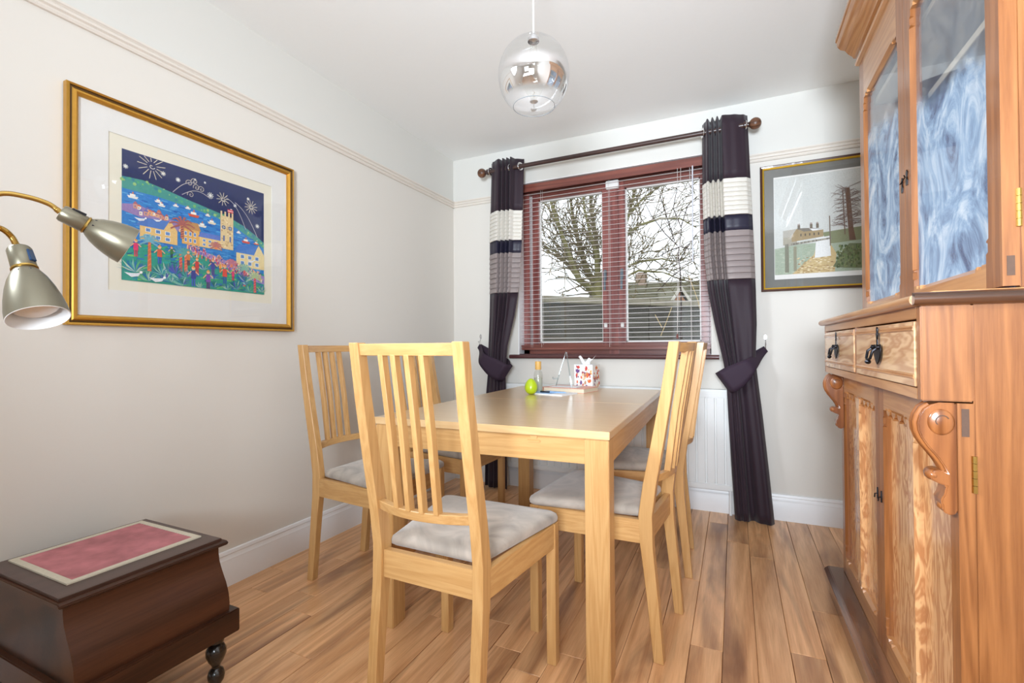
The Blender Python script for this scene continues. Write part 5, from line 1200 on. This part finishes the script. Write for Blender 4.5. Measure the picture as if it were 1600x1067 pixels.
# book with papers
bk = thing('book', 'closed book with pink cover lying behind the notepad', 'book', (-0.818, 2.505, TT - 0.0006), math.radians(-10))
b = MB(); b.box(-.125, .125, -.088, .088, .0, .002); b.build('back_cover', M['cover_pink'], bk, world=False)
b = MB(); b.box(-.125, .125, -.088, .088, .022, .024); b.build('front_cover', M['cover_pink'], bk, bevel=0.0005, world=False)
b = MB(); b.box(-.122, .121, -.084, .085, .002, .022); b.build('pages', M['page'], bk, world=False)
b = MB(); b.box(-.1265, -.124, -.088, .088, .0, .024); b.build('spine', M['cover_pink'], bk, world=False)
sh = thing('loose_paper', 'white card lying on top of the pink book', 'paper', (-0.845, 2.495, TT + 0.0239), math.radians(-4))
b = MB(); b.box(-.075, .085, -.05, .05, .0, .0012); b.build('card', M['white_paper'], sh, world=False)
# notepad and pen
npd = thing('notepad', 'thin notepad with pale blue cover in front of book', 'notepad', (-0.858, 2.330, TT - 0.0006), math.radians(-16))
b = MB(); b.box(-.105, .105, -.070, .070, 0, .0055); b.build('pages', M['white_paper'], npd, world=False)
b = MB(); b.box(-.105, .03, -.070, .070, .0055, .0068); b.build('blue_sheet', M['pad_blue'], npd, world=False)
b = MB(); b.box(.03, .105, -.070, .070, .0055, .0062); b.build('top_sheet', M['white_paper'], npd, world=False)
pen = thing('pen', 'dark ballpoint pen lying across the notepad', 'pen', (-0.868, 2.312, TT + 0.0102), math.radians(-2))
b = MB(); b.lathe([(.0005, -.055), (.0035, -.054), (.004, -.05), (.004, -.004), (.0036, 0)], (0, 0, 0), (1, 0, 0), 12); b.build('cap', M['teal_black'], pen, smooth=True, world=False)
b = MB(); b.lathe([(.0033, 0), (.0033, .078), (.0016, .086), (.0005, .092)], (0, 0, 0), (1, 0, 0), 12); b.build('barrel', M['pad_blue'], pen, smooth=True, world=False)
b = MB(); b.box(-.052, -.018, -.001, .001, .004, .0058); b.build('clip', M['chrome'], pen, world=False)
# tissue box with autumn leaves
tb = thing('tissue_box', 'cube tissue box printed with orange and plum leaves', 'tissue box', (-0.772, 2.665, TT - 0.0006), math.radians(-6))
hs = .056; hh = .142
b = MB(); b.box(-hs, hs, -hs, hs, 0, hh); b.build('carton', M['white_paper'], tb, bevel=0.001, world=False)
lr = random.Random(9)
def leaf_face(place):
    S = Sheet(place, 0.0000012)
    S.rect(0.01, 0.01, .99, .99, C(238, 234, 230))
    cols = [C(222, 110, 60), C(206, 70, 62), C(234, 170, 90), C(110, 70, 130), C(160, 60, 80), C(196, 150, 110), C(226, 196, 150)]
    for i in range(34):
        u, v, a = lr.uniform(.1, .9), lr.uniform(.08, .92), lr.uniform(0, PI); c = lr.choice(cols); l = lr.uniform(.09, .20)
        for w in ((0,) if lr.random() < .6 else (-.6, 0, .6)):
            ca, sa = math.cos(a + w), math.sin(a + w); n_ = (-sa * l * .32, ca * l * .32)
            pts = [(u, v), (u + ca * l * .5 + n_[0], v + sa * l * .5 + n_[1]), (u + ca * l, v + sa * l), (u + ca * l * .5 - n_[0], v + sa * l * .5 - n_[1])]
            if all(.01 < p[0] < .99 and .01 < p[1] < .99 for p in pts): S.poly(pts, c)
    return S
for fn in (lambda u, v, d: (-hs + 2 * hs * u, -hs - d, hh * v), lambda u, v, d: (hs + d, -hs + 2 * hs * u, hh * v), lambda u, v, d: (-hs - d, hs - 2 * hs * u, hh * v)):
    leaf_face(fn).build('leaf_print', M['print'], tb, world=False)
b = MB(); rows = []
for i in range(7):
    t = i / 6; rows.append([(u * (.020 + .030 * t) + .006 * math.sin(5 * t + u * 3), .012 * math.sin(u * 4 + t * 2) + .008 * t * u, hh - .01 + t * (.030 + .030 * abs(u)) + .010 * math.sin(u * 7) * t) for u in [-1 + k / 8 for k in range(17)]])
b.grid(rows); b.build('tissue', M['tissue'], tb, smooth=True, solid=0.0006, world=False)
b = MB(); b.box(-.035, .035, -.016, .016, hh + .0001, hh + .0006); b.build('slot', M['tissue'], tb, world=False)
# small clear easel on the book
es = thing('display_easel', 'small clear acrylic display easel standing beside tissue box', 'easel', (-0.865, 2.535, TT + 0.0240), math.radians(-72))
zt = .190
for s in (-1, 1):
    b = MB(); b.tube([(s * .004, .010, zt), (s * .030, -.030, .060), (s * .038, -.046, .002)], .0028, 8); b.build('front_leg', M['acrylic'], es, smooth=True, world=False)
    b = MB(); b.tube([(s * .033, -.036, .042), (s * .034, -.060, .040), (s * .034, -.066, .050)], .0024, 8); b.build('ledge_arm', M['acrylic'], es, smooth=True, world=False)
b = MB(); b.prism([(.010, zt), (.016, zt), (.044, .001), (.036, .001)], 'x', -.008, .008); b.build('rear_leg', M['acrylic'], es, bevel=0.001, world=False)
